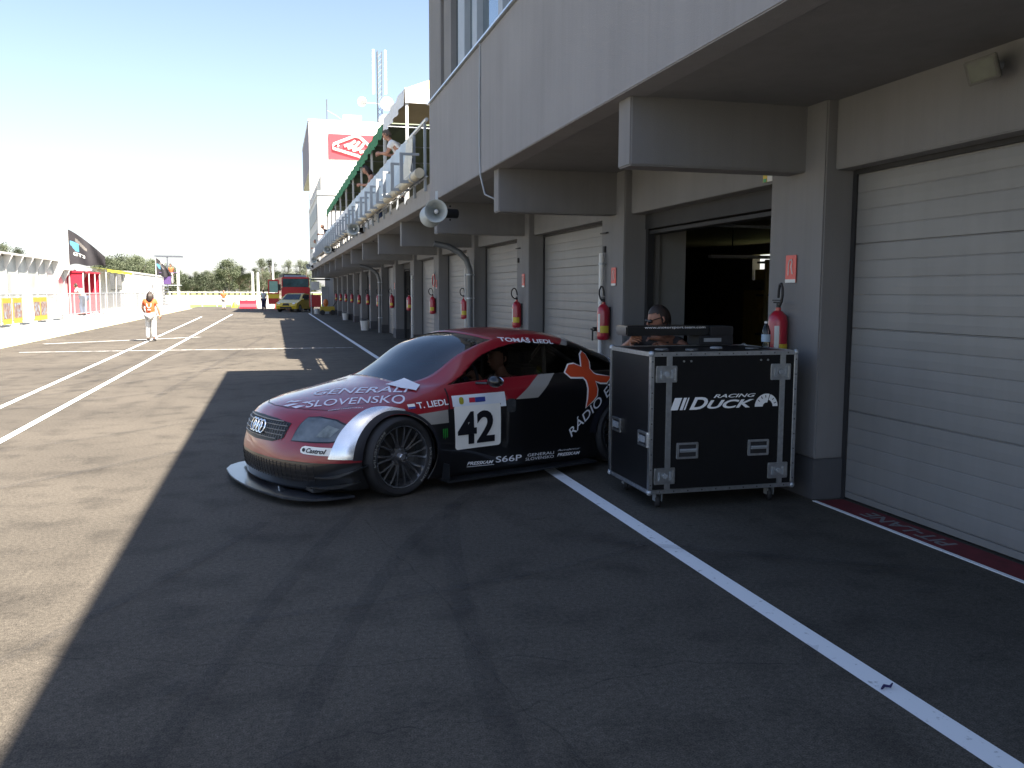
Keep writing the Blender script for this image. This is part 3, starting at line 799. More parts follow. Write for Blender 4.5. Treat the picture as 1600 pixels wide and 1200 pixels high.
# garage contents
rk = thing('storage_rack', 'metal storage rack with bright strips inside the dark garage', 'rack', (7.2, 12.0, 0))
for i in range(4):
    b = MB(); b.box((0.9 * i - 0.03, -0.03, 0), (0.9 * i + 0.03, 0.03, 2.15)); b.build('post', mat('brass_post', (0.35, 0.27, 0.12), 0.4, metal=0.4), rk)
for z in (0.4, 1.0, 1.6, 2.1):
    b = MB(); b.box((0, -0.25, z), (2.7, 0.3, z + 0.03)); b.build('shelf', MAT_DARK, rk)
cb = thing('tool_cabinet', 'low yellow brown cabinet in the dark garage', 'cabinet', (8.4, 14.2, 0))
b = MB(); b.box((0, 0, 0.05), (1.8, 0.6, 1.7)); b.build('body', mat('cabinet_yellow', (0.30, 0.20, 0.03), 0.6, var=0.2), cb, bevel=0.01)
for i in range(3):
    b = MB(); b.box((0.05 + 0.6 * i, -0.02, 0.12), (0.55 + 0.6 * i, -0.001, 1.6)); b.build('door', mat('cabinet_door', (0.22, 0.15, 0.03), 0.5, var=0.1), cb)
pipe_b = thing('ceiling_lamp', 'pale strip lamp under the garage ceiling', 'lamp', (7.6, 12.9, 2.2))
b = MB(); b.box((-0.9, -0.05, 0), (1.1, 0.05, 0.05)); b.build('tube', MAT_WHITEC, pipe_b)
b = MB(); b.cyl((-0.5, 0, 0.05), (-0.5, 0, 0.58), 0.01, n=5); b.cyl((0.6, 0, 0.05), (0.6, 0, 0.58), 0.01, n=5); b.build('hanger', MAT_DARK, pipe_b)

# ------------------------------------------------------------------ flight case
CX, CY, CW, CD, CZ0, CZ1 = 2.70, 6.08, 1.245, 0.83, 0.125, 1.205
fc = thing('flight_case', 'tall black flight case with aluminium edges and white lettering, on castors by the garage', 'flight case', (CX, CY, 0))
MAT_LAM = mat('black_laminate', (0.006, 0.006, 0.007), 0.45, spec=0.3, var=0.15, scale=20, bump=0.05, bscale=200)
H_ = CZ1 - CZ0
b = MB(); b.box((0.006, 0.006, CZ0 + 0.006), (CW - 0.006, CD - 0.006, CZ1 - 0.006)); b.build('body', MAT_LAM, fc)
b = MB(); e = 0.032; t_ = 0.006
def edge_profile(b):
    for z in (CZ0, CZ1 - e):
        for y in (0, CD - e):
            b.box((0, y, z), (CW, y + e, z + e))
        for x in (0, CW - e):
            b.box((x, e, z), (x + e, CD - e, z + e))
    for x in (0, CW - e):
        for y in (0, CD - e):
            b.box((x, y, CZ0 + e), (x + e, y + e, CZ1 - e))
edge_profile(b); b.build('edge_trim', MAT_ALU, fc, bevel=0.004)
for x in (0.13, CW - 0.155):
    b = MB(); b.box((x, -0.004, CZ0 + e), (x + 0.045, 0.006, CZ1 - e)); b.build('front_strip', MAT_ALU, fc, bevel=0.0015)
for x in (0.012, CW - 0.012):
    for y in (0.012, CD - 0.012):
        for z in (CZ0 + 0.012, CZ1 - 0.012):
            b = MB(); b.sphere((x, y, z), 0.024, nu=12, nv=8); b.build('ball_corner', MAT_STEEL, fc, smooth=True)
def latch(name, x, z, w, h, side=False):
    b = MB()
    if not side:
        b.box((x, -0.012, z), (x + w, 0.003, z + 0.016)); b.box((x, -0.012, z + h - 0.016), (x + w, 0.003, z + h)); b.box((x, -0.012, z + 0.016), (x + 0.016, 0.003, z + h - 0.016)); b.box((x + w - 0.016, -0.012, z + 0.016), (x + w, 0.003, z + h - 0.016))
        b.box((x + 0.016, -0.006, z + 0.016), (x + w - 0.016, 0.003, z + h - 0.016))
    else:
        b.box((-0.012, x, z), (0.003, x + w, z + 0.016)); b.box((-0.012, x, z + h - 0.016), (0.003, x + w, z + h)); b.box((-0.012, x, z + 0.016), (0.003, x + 0.016, z + h - 0.016)); b.box((-0.012, x + w - 0.016, z + 0.016), (0.003, x + w, z + h - 0.016))
    o = b.build(name, MAT_ALU, fc, bevel=0.002)
    b = MB()
    if not side:
        if name == 'handle':
            b.box((x + 0.016, -0.0075, z + 0.016), (x + w - 0.016, -0.0062, z + h - 0.016)); b.build('recess', MAT_DARK, o)
            b = MB(); b.cyl((x + 0.02, -0.02, z + h * 0.55), (x + w - 0.02, -0.02, z + h * 0.55), 0.011, n=8); b.box((x + 0.02, -0.02, z + h * 0.42), (x + w - 0.02, -0.012, z + h * 0.55)); b.build('grip', MAT_STEEL, o)
        else:
            b.cyl((x + w / 2, -0.013, z + h / 2), (x + w / 2, -0.02, z + h / 2), 0.022, n=12); b.box((x + w / 2 - 0.02, -0.024, z + h / 2 - 0.006), (x + w / 2 + 0.02, -0.018, z + h / 2 + 0.006))
            for q in (0.22, 0.78): b.box((x + w * q - 0.008, -0.010, z + 0.03), (x + w * q + 0.008, -0.0062, z + h - 0.03))
            b.build('turn_knob', MAT_STEEL, o)
    else:
        b.box((-0.006, x + 0.016, z + 0.016), (-0.0035, x + w - 0.016, z + h - 0.016)); b.build('recess', MAT_DARK, o)
        b = MB(); b.box((-0.018, x + 0.03, z + h * 0.3), (-0.008, x + w - 0.03, z + h * 0.7)); b.build('grip', MAT_STEEL, o)
    return o
def cz(v): return CZ0 + v * H_
latch('latch', 0.045, cz(0.79), 0.165, 0.125); latch('latch', CW - 0.235, cz(0.79), 0.165, 0.125)
latch('latch', 0.045, cz(0.07), 0.165, 0.125); latch('latch', CW - 0.235, cz(0.07), 0.165, 0.125)
latch('handle', 0.225, cz(0.245), 0.175, 0.125); latch('handle', 0.83, cz(0.245), 0.175, 0.125)
latch('side_handle', 0.03, cz(0.33), 0.17, 0.115, True); latch('side_handle', 0.57, cz(0.36), 0.17, 0.115, True)
for x, y in ((0.12, 0.10), (CW - 0.16, 0.10), (0.12, CD - 0.10), (CW - 0.16, CD - 0.10)):
    b = MB(); b.lathe([(0.001, -0.018), (0.045, -0.018), (0.052, -0.008), (0.052, 0.008), (0.045, 0.018), (0.001, 0.018)], 18, mtx=Matrix.Translation((x, y, 0.053)) @ Matrix.Rotation(rad(70), 4, 'Z') @ Matrix.Rotation(pi / 2, 4, 'X'))
    o = b.build('castor', MAT_DARK, fc, smooth=True)
    b = MB(); b.box((x - 0.028, y - 0.03, 0.05), (x - 0.022, y + 0.03, 0.112)); b.box((x + 0.022, y - 0.03, 0.05), (x + 0.028, y + 0.03, 0.112)); b.box((x - 0.045, y - 0.045, 0.112), (x + 0.045, y + 0.045, CZ0 - 0.001)); b.build('fork', MAT_STEEL, o)
F = frame((0, -0.003, 0), (1, 0, 0), (0, 0, 1))
MAT_WTXT = mat('white_lettering', (0.88, 0.88, 0.88), 0.5, var=0)
k = {'m': MAT_WTXT, 'parent': fc, 'name': 'lettering'}
def FT(x, z): return frame((x, -0.0045, z), (1, 0, 0), (0, 0, 1))
sk = 0.35
b = MB()
for i, (x, w_) in enumerate(((0.165, 0.060), (0.240, 0.025), (0.275, 0.012))):
    b.add([(x, -0.0045, 0.765), (x + w_, -0.0045, 0.765), (x + w_ + 0.035, -0.0045, 0.858), (x + 0.035, -0.0045, 0.858)], [(0, 1, 2, 3)])
b.build('speed_stripes', MAT_WTXT, fc, fixn=False)
put_text('D', 0.155, 0.095, FT(0.320, 0.765), bold=0.03, shear=0.35, **k)
put_text('UCK', 0.40, 0.066, FT(0.468, 0.768), bold=0.03, shear=0.35, **k)
put_text('RACING', 0.36, 0.028, FT(0.52, 0.850), bold=0.02, shear=0.35, **k)
b = MB(); n = 16
for a0, a1, r0, r1 in ((0.0, 70, 0.055, 0.10), (74, 180, 0.03, 0.10)):
    vs = []
    for i in range(n + 1):
        a = rad(a0 + (a1 - a0) * i / n); vs += [(0.975 + r0 * cos(a), -0.0045, 0.772 + r0 * sin(a)), (0.975 + r1 * cos(a), -0.0045, 0.772 + r1 * sin(a))]
    b.add(vs, [(2 * i, 2 * i + 1, 2 * i + 3, 2 * i + 2) for i in range(n)])
b.build('gauge_mark', MAT_WTXT, fc, fixn=False)
b = MB()
for a in (20, 45, 95, 120, 145): b.cyl((0.975 + 0.07 * cos(rad(a)), -0.0055, 0.772 + 0.07 * sin(rad(a))), (0.975 + 0.09 * cos(rad(a)), -0.0055, 0.772 + 0.09 * sin(rad(a))), 0.003, n=5)
b.build('gauge_ticks', MAT_DARK, fc)
for x in (0.27, 0.33, 0.92, 0.98):
    b = MB(); b.cyl((x, 0.002, cz(0.935)), (x, -0.004, cz(0.935)), 0.008, n=10); b.build('rivet', MAT_ALU, fc)
b = MB()
for i in range(9):
    z = CZ0 + 0.07 + i * (H_ - 0.14) / 8
    for x in (0.016, CW - 0.016): b.cyl((x, 0.001, z), (x, -0.003, z), 0.006, n=8)
for i in range(10):
    x = 0.09 + i * (CW - 0.18) / 9
    for z in (CZ0 + 0.016, CZ1 - 0.016): b.cyl((x, 0.001, z), (x, -0.003, z), 0.006, n=8)
b.build('rivets', MAT_DSTEEL, fc)
# things on the case
for i, (x, y, r, h, m, lb) in enumerate(((0.20, 0.25, 0.055, 0.03, MAT_DSTEEL, 'round grey puck at the left on top of the flight case'), (0.42, 0.18, 0.05, 0.028, MAT_DSTEEL, 'round grey puck second from the left on the flight case'),
        (0.72, 0.35, 0.05, 0.03, mat('puck_grey', (0.3, 0.31, 0.32), 0.5), 'pale round puck in the middle of the flight case top'), (0.98, 0.25, 0.05, 0.028, MAT_DSTEEL, 'round grey puck at the right near the bottle'))):
    b = MB(); b.lathe([(0.001, CZ1), (r, CZ1), (r, CZ1 + h * 0.35), (r * 0.7, CZ1 + h * 0.5), (0.001, CZ1 + h * 0.5)], 18)
    b.v = [(v[0] + CX + x, v[1] + CY + y, v[2]) for v in b.v]
    tag(b.build('tyre_cap', m, smooth=True), lb, 'cap', 'round caps on the flight case')
bo = thing('water_bottle', 'clear plastic water bottle with pale label at the right of the flight case top', 'bottle', (3.86, 6.42, CZ1))
b = MB(); b.lathe([(0.001, 0), (0.033, 0.002), (0.035, 0.02), (0.033, 0.07), (0.035, 0.13), (0.022, 0.175), (0.013, 0.19), (0.013, 0.20)], 16); b.build('body', glassmat('bottle_plastic', (0.8, 0.9, 0.95), 0.8), bo, smooth=True)
b = MB(); b.cyl((0, 0, 0.199), (0, 0, 0.215), 0.015, n=10); b.build('cap', MAT_WHITE, bo)
b = MB(); b.cyl((0, 0, 0.05), (0, 0, 0.11), 0.0362, n=16, caps=False); b.build('label', mat('bottle_label', (0.35, 0.45, 0.55), 0.6), bo)
wg = thing('lettered_black_panel', 'long black panel with a row of white letters, held above the flight case', 'panel', (2.80, 6.86, 1.29), rad(1))
b = MB(); n = 8
b.box((0, -0.05, 0.0), (0.76, 0.18, 0.085)); b.build('panel', MAT_BLACKP, wg, bevel=0.012)
put_text('www.motorsport.team.com', 0.56, 0.022, frame((0.16, -0.0525, 0.055), (1, 0, 0), (0, 0, 1)), MAT_WTXT, wg, bold=0.01)
bk = thing('black_stand_block', 'black block with grey slot resting on the flight case under the panel end', 'block', (3.47, 6.84, CZ1))
b = MB(); b.box((0.0, -0.02, 0.0), (0.32, 0.22, 0.082)); b.box((0.10, -0.02, 0.0825), (0.32, 0.2, 0.16)); b.build('block', MAT_DARK, bk, bevel=0.008)
b = MB(); b.box((0.04, -0.028, 0.03), (0.2, -0.021, 0.062)); b.build('slot_plate', MAT_STEEL, bk)
# ------------------------------------------------------------------ the race car (x forward, y left, z up; origin on the ground under the front axle)
TH = rad(20.5)
CAR_O = (0.95 - 0.92 * sin(TH), 7.0 + 0.92 * cos(TH), 0)
car = thing('race_car', 'low red and black racing coupe numbered 42, nosing out of the garage', 'race car', CAR_O, pi + TH)
NET = [
 [(.50,.84,.10),(.55,.82,.10),(.62,.76,.10),(.70,.66,.10),(.76,.54,.10),(.80,.42,.10),(.83,.28,.10),(.845,.14,.10),(.85,0,.10)],
 [(.42,.90,.10),(.48,.885,.215),(.58,.83,.26),(.68,.73,.285),(.755,.60,.295),(.815,.46,.30),(.855,.31,.30),(.872,.15,.30),(.88,0,.30)],
 [(.36,.91,.10),(.40,.915,.27),(.49,.885,.375),(.60,.79,.44),(.685,.66,.46),(.755,.50,.47),(.81,.34,.475),(.84,.17,.475),(.85,0,.475)],
 [(.31,.91,.10),(.32,.925,.30),(.38,.905,.45),(.475,.82,.545),(.565,.70,.585),(.65,.55,.61),(.725,.37,.625),(.765,.18,.63),(.775,0,.63)],
 [(.20,.90,.10),(.20,.925,.32),(.24,.915,.52),(.30,.84,.645),(.38,.71,.69),(.47,.55,.70),(.555,.37,.715),(.60,.18,.725),(.61,0,.73)],
 [(0,.89,.10),(0,.93,.34),(0,.925,.57),(0,.845,.72),(.02,.72,.765),(.08,.57,.785),(.15,.38,.80),(.18,.19,.815),(.19,0,.82)],
 [(-.30,.88,.10),(-.30,.93,.34),(-.30,.92,.58),(-.30,.86,.745),(-.28,.76,.82),(-.24,.60,.85),(-.20,.40,.87),(-.17,.20,.885),(-.16,0,.89)],
 [(-.55,.87,.10),(-.55,.90,.34),(-.55,.89,.60),(-.55,.86,.77),(-.53,.785,.86),(-.50,.70,.90),(-.44,.46,.975),(-.41,.23,1.005),(-.40,0,1.015)],
 [(-.90,.87,.10),(-.90,.88,.34),(-.90,.88,.60),(-.90,.86,.78),(-.88,.80,.875),(-.83,.655,1.065),(-.74,.48,1.15),(-.71,.24,1.19),(-.70,0,1.20)],
 [(-1.25,.87,.10),(-1.25,.88,.34),(-1.25,.88,.60),(-1.25,.86,.78),(-1.25,.80,.88),(-1.22,.60,1.185),(-1.12,.47,1.245),(-1.06,.24,1.275),(-1.04,0,1.285)],
 [(-1.60,.87,.10),(-1.60,.88,.34),(-1.60,.88,.60),(-1.60,.86,.78),(-1.60,.80,.885),(-1.60,.59,1.215),(-1.58,.46,1.275),(-1.56,.24,1.30),(-1.55,0,1.31)],
 [(-2.0,.87,.10),(-2.0,.89,.34),(-2.0,.89,.60),(-2.0,.87,.79),(-2.0,.80,.895),(-2.0,.59,1.15),(-2.0,.45,1.215),(-2.0,.24,1.245),(-2.0,0,1.255)],
 [(-2.4,.88,.10),(-2.4,.93,.34),(-2.4,.93,.60),(-2.4,.89,.79),(-2.4,.80,.895),(-2.4,.59,1.02),(-2.4,.44,1.085),(-2.4,.23,1.115),(-2.4,0,1.125)],
 [(-2.8,.86,.17),(-2.8,.91,.36),(-2.8,.91,.58),(-2.8,.85,.76),(-2.8,.74,.855),(-2.8,.57,.905),(-2.8,.43,.935),(-2.8,.22,.95),(-2.8,0,.955)],
 [(-3.05,.76,.20),(-3.05,.82,.36),(-3.05,.82,.56),(-3.05,.76,.72),(-3.05,.65,.80),(-3.06,.50,.85),(-3.07,.38,.875),(-3.08,.2,.885),(-3.08,0,.89)],
 [(-3.15,.68,.24),(-3.17,.72,.36),(-3.17,.72,.54),(-3.16,.66,.66),(-3.15,.57,.73),(-3.15,.44,.77),(-3.15,.32,.79),(-3.15,.16,.80),(-3.15,0,.80)],
]
def cr(p0, p1, p2, p3, t):
    return tuple(0.5 * (2 * b_ + (c_ - a_) * t + (2 * a_ - 5 * b_ + 4 * c_ - d_) * t * t + (3 * b_ - a_ - 3 * c_ + d_) * t ** 3) for a_, b_, c_, d_ in zip(p0, p1, p2, p3))
NS, NJ = len(NET), 9
def surf(u, v):
    """u 0..15 along the car, v 0 (sill) .. 8 (centre line) .. 16 (other sill)"""
    sg_ = 1
    if v > 8: v = 16 - v; sg_ = -1
    def row(i):
        i = max(0, min(NS - 1, i)); R = NET[i]
        j = min(int(v), 7); t = v - j
        P = lambda q: R[q] if 0 <= q <= 8 else (tuple(2 * a_ - b_ for a_, b_ in zip(R[0], R[1])) if q < 0 else (R[7][0], -R[7][1], R[7][2]))
        return cr(P(j - 1), P(j), P(j + 1), P(j + 2), t)
    i = min(int(u), NS - 2); t = u - i
    a0 = row(i - 1) if i > 0 else tuple(2 * a_ - b_ for a_, b_ in zip(row(0), row(1)))
    a3 = row(i + 2) if i + 2 < NS else tuple(2 * a_ - b_ for a_, b_ in zip(row(NS - 1), row(NS - 2)))
    p = cr(a0, row(i), row(i + 1), a3, t)
    return (p[0], sg_ * p[1], p[2])
KU, KV = 10, 8
NU, NV = (NS - 1) * KU, 16 * KV
GR = [[surf(i / KU, j / KV) for j in range(NV + 1)] for i in range(NU + 1)]
full = MB()
full.v = [p for r in GR for p in r]
full.f = [(i * (NV + 1) + j, i * (NV + 1) + j + 1, (i + 1) * (NV + 1) + j + 1, (i + 1) * (NV + 1) + j) for i in range(NU) for j in range(NV)]
BVH = BVHTree.FromPolygons([Vector(v) for v in full.v], full.f)
def in_ws(u, v): v = min(v, 16 - v); return 6.1 < u < 8.95 and v > 5.45
def in_rw(u, v): v = min(v, 16 - v); return 11.35 < u < 13.0 and v > 5.7
def in_side(u, v):
    v = min(v, 16 - v)
    top = 4.95
    if u < 8: top = 4.28 + 0.67 * max(0, (u - 6.9)) / 1.1
    if u > 11: top = 4.95 - 0.35 * (u - 11) / 1.4
    return 7.0 < u < 12.4 and 4.12 < v < top
# side window outline in car x/z, used to cut a clean hole
def side_poly():
    lo = [surf(7.02 + (12.3 - 7.02) * i / 20, 4.10) for i in range(21)]
    hi = []
    for i in range(21):
        u = 12.3 + (7.02 - 12.3) * i / 20
        top = 4.93
        if u < 8.2: top = 4.16 + 0.77 * (max(0, (u - 7.02)) / 1.18) ** 0.75
        if u > 11: top = 4.93 - 0.45 * ((u - 11) / 1.3) ** 2
        hi.append(surf(u, top))
    return [(p[0], p[2]) for p in lo] + [(p[0], p[2]) for p in hi]
SP = side_poly()
def pip(x, z, poly):
    c = False; n = len(poly); j = n - 1
    for i in range(n):
        xi, zi = poly[i]; xj, zj = poly[j]
        if (zi > z) != (zj > z) and x < (xj - xi) * (z - zi) / (zj - zi) + xi: c = not c
        j = i
    return c
WR = 0.325
AXF, AXR, ARCH = 0.0, -2.42, 0.345
def arch_hit(x, z): return min(math.hypot(x - AXF, z - WR), math.hypot(x - AXR, z - WR))
def arcp(cx_, r, a0=-35, a1=215, n=36): return [(cx_ + r * cos(rad(a0 + (a1 - a0) * i / n)), WR + r * sin(rad(a0 + (a1 - a0) * i / n))) for i in range(n + 1)]
bm = bmesh.new()
vv = [bm.verts.new(p) for p in full.v]
for i in range(NU):
    for j in range(NV):
        u, v = (i + .5) / KU, (j + .5) / KV
        if in_ws(u, v) or in_rw(u, v): continue
        f = full.f[i * NV + j]
        bm.faces.new([vv[q] for q in f])
# tail cap
base = NU * (NV + 1)
for j in range(NV // 2):
    q = (base + j, base + j + 1, base + NV - j - 1, base + NV - j)
    if len(set(q)) == 4: bm.faces.new([vv[t] for t in q])
    else: bm.faces.new([vv[t] for t in dict.fromkeys(q)])
bmesh.ops.delete(bm, geom=[v for v in bm.verts if not v.link_faces], context='VERTS')
def cut(poly, test, inside):
    """cut the outline (x, z) through the body sides with planes parallel to y, then drop the faces inside"""
    n = len(poly)
    for i in range(n):
        a = Vector((poly[i][0], 0, poly[i][1])); c = Vector((poly[(i + 1) % n][0], 0, poly[(i + 1) % n][1]))
        d = c - a
        if d.length < 1e-6: continue
        no = Vector((-d.z, 0, d.x)).normalized(); mid = (a + c) / 2; L = d.length
        fs = []
        for f in bm.faces:
            m_ = f.calc_center_median()
            if not test(m_): continue
            if (Vector((m_.x, 0, m_.z)) - mid).length < L / 2 + 0.06 and abs((Vector((m_.x, 0, m_.z)) - mid).dot(no)) < 0.06: fs.append(f)
        g = set(fs)
        for f in fs: g.update(f.edges); g.update(f.verts)
        bmesh.ops.bisect_plane(bm, geom=list(g), plane_co=a, plane_no=no, dist=1e-6)
    kill = [f for f in bm.faces if test(f.calc_center_median()) and inside(f.calc_center_median())]
    bmesh.ops.delete(bm, geom=kill, context='FACES')
cut(SP, lambda m_: abs(m_.y) > 0.45 and m_.z > 0.8, lambda m_: pip(m_.x, m_.z, SP))
for ax in (AXF, AXR):
    P_ = arcp(ax, ARCH)
    poly = P_
    cut(poly[:], lambda m_: abs(m_.y) > 0.60 and m_.z < 0.74, lambda m_: math.hypot(m_.x - ax, m_.z - WR) < ARCH - 0.0005)
bmesh.ops.recalc_face_normals(bm, faces=bm.faces)
me = bpy.data.meshes.new('body')
bm.to_mesh(me); bm.free()
# paint: red front, black rear and lower sides, silver band between, in car coordinates
def car_paint():
    m = bpy.data.materials.new('race_livery')
    m.use_nodes = True
    t = m.node_tree; L = t.links.new
    b = t.nodes['Principled BSDF']
    b.inputs['Roughness'].default_value = 0.32; b.inputs['Coat Weight'].default_value = 0.8; b.inputs['Coat Roughness'].default_value = 0.03
    tc = t.nodes.new('ShaderNodeTexCoord'); sp = t.nodes.new('ShaderNodeSeparateXYZ'); L(tc.outputs['Object'], sp.inputs[0])
    X, Z = sp.outputs['X'], sp.outputs['Z']
    def mth(op, a, c=None):
        q = t.nodes.new('ShaderNodeMath'); q.operation = op
        for k_, s_ in enumerate((a, c)):
            if s_ is None: continue
            if isinstance(s_, (int, float)): q.inputs[k_].default_value = s_
            else: L(s_, q.inputs[k_])
        return q.outputs[0]
    def above(x0, z0, x1, z1, up_=True):
        """1 on the left-hand side of the directed line p0 -> p1 (x,z)"""
        A, B = -(z1 - z0), (x1 - x0); C_ = -(A * x0 + B * z0)
        s_ = mth('ADD', mth('ADD', mth('MULTIPLY', X, A), mth('MULTIPLY', Z, B)), C_)
        return mth('GREATER_THAN', s_, 0.0)
    # nose: red above a line rising towards the tail
    nose = mth('MULTIPLY', mth('GREATER_THAN', Z, .322), mth('GREATER_THAN', X, .22))
    mid = mth('MULTIPLY', above(-.5, .675, .3, .63), mth('LESS_THAN', X, .2201))
    diag = above(-1.19, .72, -1.86, 1.15)      # direction: front side is on the right-hand side
    diag2 = above(-1.42, .71, -1.99, 1.17)
    front = mth('SUBTRACT', 1.0, diag); front2 = mth('SUBTRACT', 1.0, diag2)
    uppr = mth('MAXIMUM', nose, mid)
    red = mth('MULTIPLY', uppr, front)
    silv_d = mth('MULTIPLY', mth('MULTIPLY', diag, front2), above(-2.5, .71, 0, .71))
    silv_f = mth('MULTIPLY', mth('MULTIPLY', mth('SUBTRACT', 1.0, mid), above(-.5, .565, .3, .565)), mth('MULTIPLY', mth('LESS_THAN', X, .2), mth('GREATER_THAN', X, -.465)))
    mx1 = t.nodes.new('ShaderNodeMix'); mx1.data_type = 'RGBA'; L(red, mx1.inputs['Factor'])
    mx1.inputs['A'].default_value = (0.006, 0.006, 0.007, 1); mx1.inputs['B'].default_value = (0.25, 0.007, 0.017, 1)
    sl = mth('MAXIMUM', silv_d, silv_f)
    mx2 = t.nodes.new('ShaderNodeMix'); mx2.data_type = 'RGBA'; L(sl, mx2.inputs['Factor'])
    L(mx1.outputs['Result'], mx2.inputs['A']); mx2.inputs['B'].default_value = (0.30, 0.285, 0.26, 1)
    L(mx2.outputs['Result'], b.inputs['Base Color'])
    n_ = t.nodes.new('ShaderNodeTexNoise'); n_.inputs['Scale'].default_value = 3.0; L(tc.outputs['Object'], n_.inputs['Vector'])
    r_ = t.nodes.new('ShaderNodeMapRange'); r_.inputs['To Min'].default_value = 0.24; r_.inputs['To Max'].default_value = 0.42; L(n_.outputs['Fac'], r_.inputs['Value']); L(r_.outputs['Result'], b.inputs['Roughness'])
    return m
LIV = car_paint()
me.materials.append(LIV)
me.polygons.foreach_set('use_smooth', [True] * len(me.polygons))
body = bpy.data.objects.new('body', me); COL.objects.link(body); body.parent = car
sol = body.modifiers.new('thickness', 'SOLIDIFY'); sol.thickness = 0.012; sol.offset = -1
body['label'] = 'red and black bodywork with silver bands'
# glass panes taken from the same surface
def pane(name, u0, u1, v0, v1, m, off=-0.004, k=30):
    b = MB(); n = k; vs = []
    for i in range(n + 1):
        for j in range(n + 1):
            u = u0 + (u1 - u0) * i / n; v = v0 + (v1 - v0) * j / n
            p = Vector(surf(u, v)); du = Vector(surf(u + .02, v)) - p; dv = Vector(surf(u, v + .02)) - p
            nn = du.cross(dv).normalized()
            if nn.z < 0: nn = -nn
            vs.append(p + nn * off)
    fs = []; ref = Vector((-1.3, 0, .6))
    for i in range(n):
        for j in range(n):
            f = (i * (n + 1) + j, i * (n + 1) + j + 1, (i + 1) * (n + 1) + j + 1, (i + 1) * (n + 1) + j)
            a_, b_, c_ = (Vector(vs[f[q]]) for q in (0, 1, 2))
            if (b_ - a_).cross(c_ - a_).dot(a_ - ref) < 0: f = f[::-1]
            fs.append(f)
    b.add(vs, fs)
    return b.build(name, m, car, smooth=True, fixn=False, autosmooth=False)
pane('windscreen', 6.04, 9.0, 5.42, 10.58, glassmat('tinted_windscreen', (0.26, 0.32, 0.40), 0.6, ior=2.3))
pane('rear_window', 11.3, 13.05, 5.65, 10.35, glassmat('dark_rear_glass', (0.2, 0.22, 0.25), 0.3))
SG = glassmat('side_glass', (0.75, 0.72, 0.68), 0.7, ior=1.45)
for v0, v1 in ((4.05, 5.0), (11.0, 11.95)): pane('side_window', 7.0, 12.35, v0, v1, SG, off=-0.010)
def cast(x, y, z, d, eps=0.003):
    h = BVH.ray_cast(Vector((x, y, z)), Vector(d))
    if h[0] is None:
        h = BVH.find_nearest(Vector((x, y, z)))
        if h[0] is None: return Vector((x, y, z))
    n = h[1]
    if n.dot(Vector(d)) > 0: n = -n
    return h[0] + n * eps
def refine(vs, fs, mx_):
    bm = bmesh.new(); V = [bm.verts.new((v[0], v[1], 0)) for v in vs]
    for f in fs:
        try: bm.faces.new([V[i] for i in f]).normal_update()
        except ValueError: pass
    bmesh.ops.triangulate(bm, faces=bm.faces[:])
    for _ in range(5):
        es = [e for e in bm.edges if e.calc_length() > mx_]
        if not es: break
        bmesh.ops.subdivide_edges(bm, edges=es, cuts=1)
        bmesh.ops.triangulate(bm, faces=[f for f in bm.faces if len(f.verts) > 3])
    bm.verts.index_update()
    r = [(v.co.x, v.co.y) for v in bm.verts], [tuple(q.index for q in f.verts) for f in bm.faces]
    bm.free(); return r
def decal(name, vs, fs, mapf, m, eps=0.003, mx_=0.025, parent=None):
    vs, fs = refine(vs, fs, mx_)
    out = [cast(*mapf(x, y), eps=eps) for x, y in vs]
    b = MB(); b.add(out, fs)
    return b.build(name, m, parent or car, smooth=True, fixn=False, autosmooth=False)
def side(x, z): return x, 1.6, z, (0, -1, 0)       # onto the left flank, given car x and z
def front(y, z): return 1.8, y, z, (-1, 0, 0)      # onto the nose
def top(x, y): return x, y, 2.2, (0, 0, -1)        # onto bonnet and roof
def dpoly(name, poly, mapf, m, eps=0.003, mx_=0.03, parent=None):
    return decal(name, poly, [tuple(range(len(poly)))], mapf, m, eps, mx_, parent)
def dtext(name, txt, p0, p1, h, mapf, m, eps=0.004, flip=1, parent=None, **k):
    """lettering whose baseline runs p0 -> p1 in the map's own coordinates; flip = +1 puts tops on the left-hand side"""
    w_ = math.hypot(p1[0] - p0[0], p1[1] - p0[1]); vs, fs = fit_text(txt, w_, h, **k)
    d = ((p1[0] - p0[0]) / w_, (p1[1] - p0[1]) / w_); n = (-d[1] * flip, d[0] * flip)
    return decal(name, [(p0[0] + d[0] * v[0] + n[0] * v[1], p0[1] + d[1] * v[0] + n[1] * v[1]) for v in vs], fs, mapf, m, eps, 0.03, parent)
MSW = mat('sticker_white', (0.86, 0.85, 0.80), 0.4, var=0.02)
MSK = mat('sticker_black', (0.006, 0.006, 0.01), 0.4, var=0)
MSILV = mat('silver_wrap', (0.75, 0.77, 0.8), 0.22, metal=0.75, var=0.08, scale=8)
MTX = mat('sticker_lettering', (0.78, 0.79, 0.82), 0.4, var=0)
MTXL = mat('bonnet_lettering', (0.72, 0.70, 0.78), 0.35, var=0)
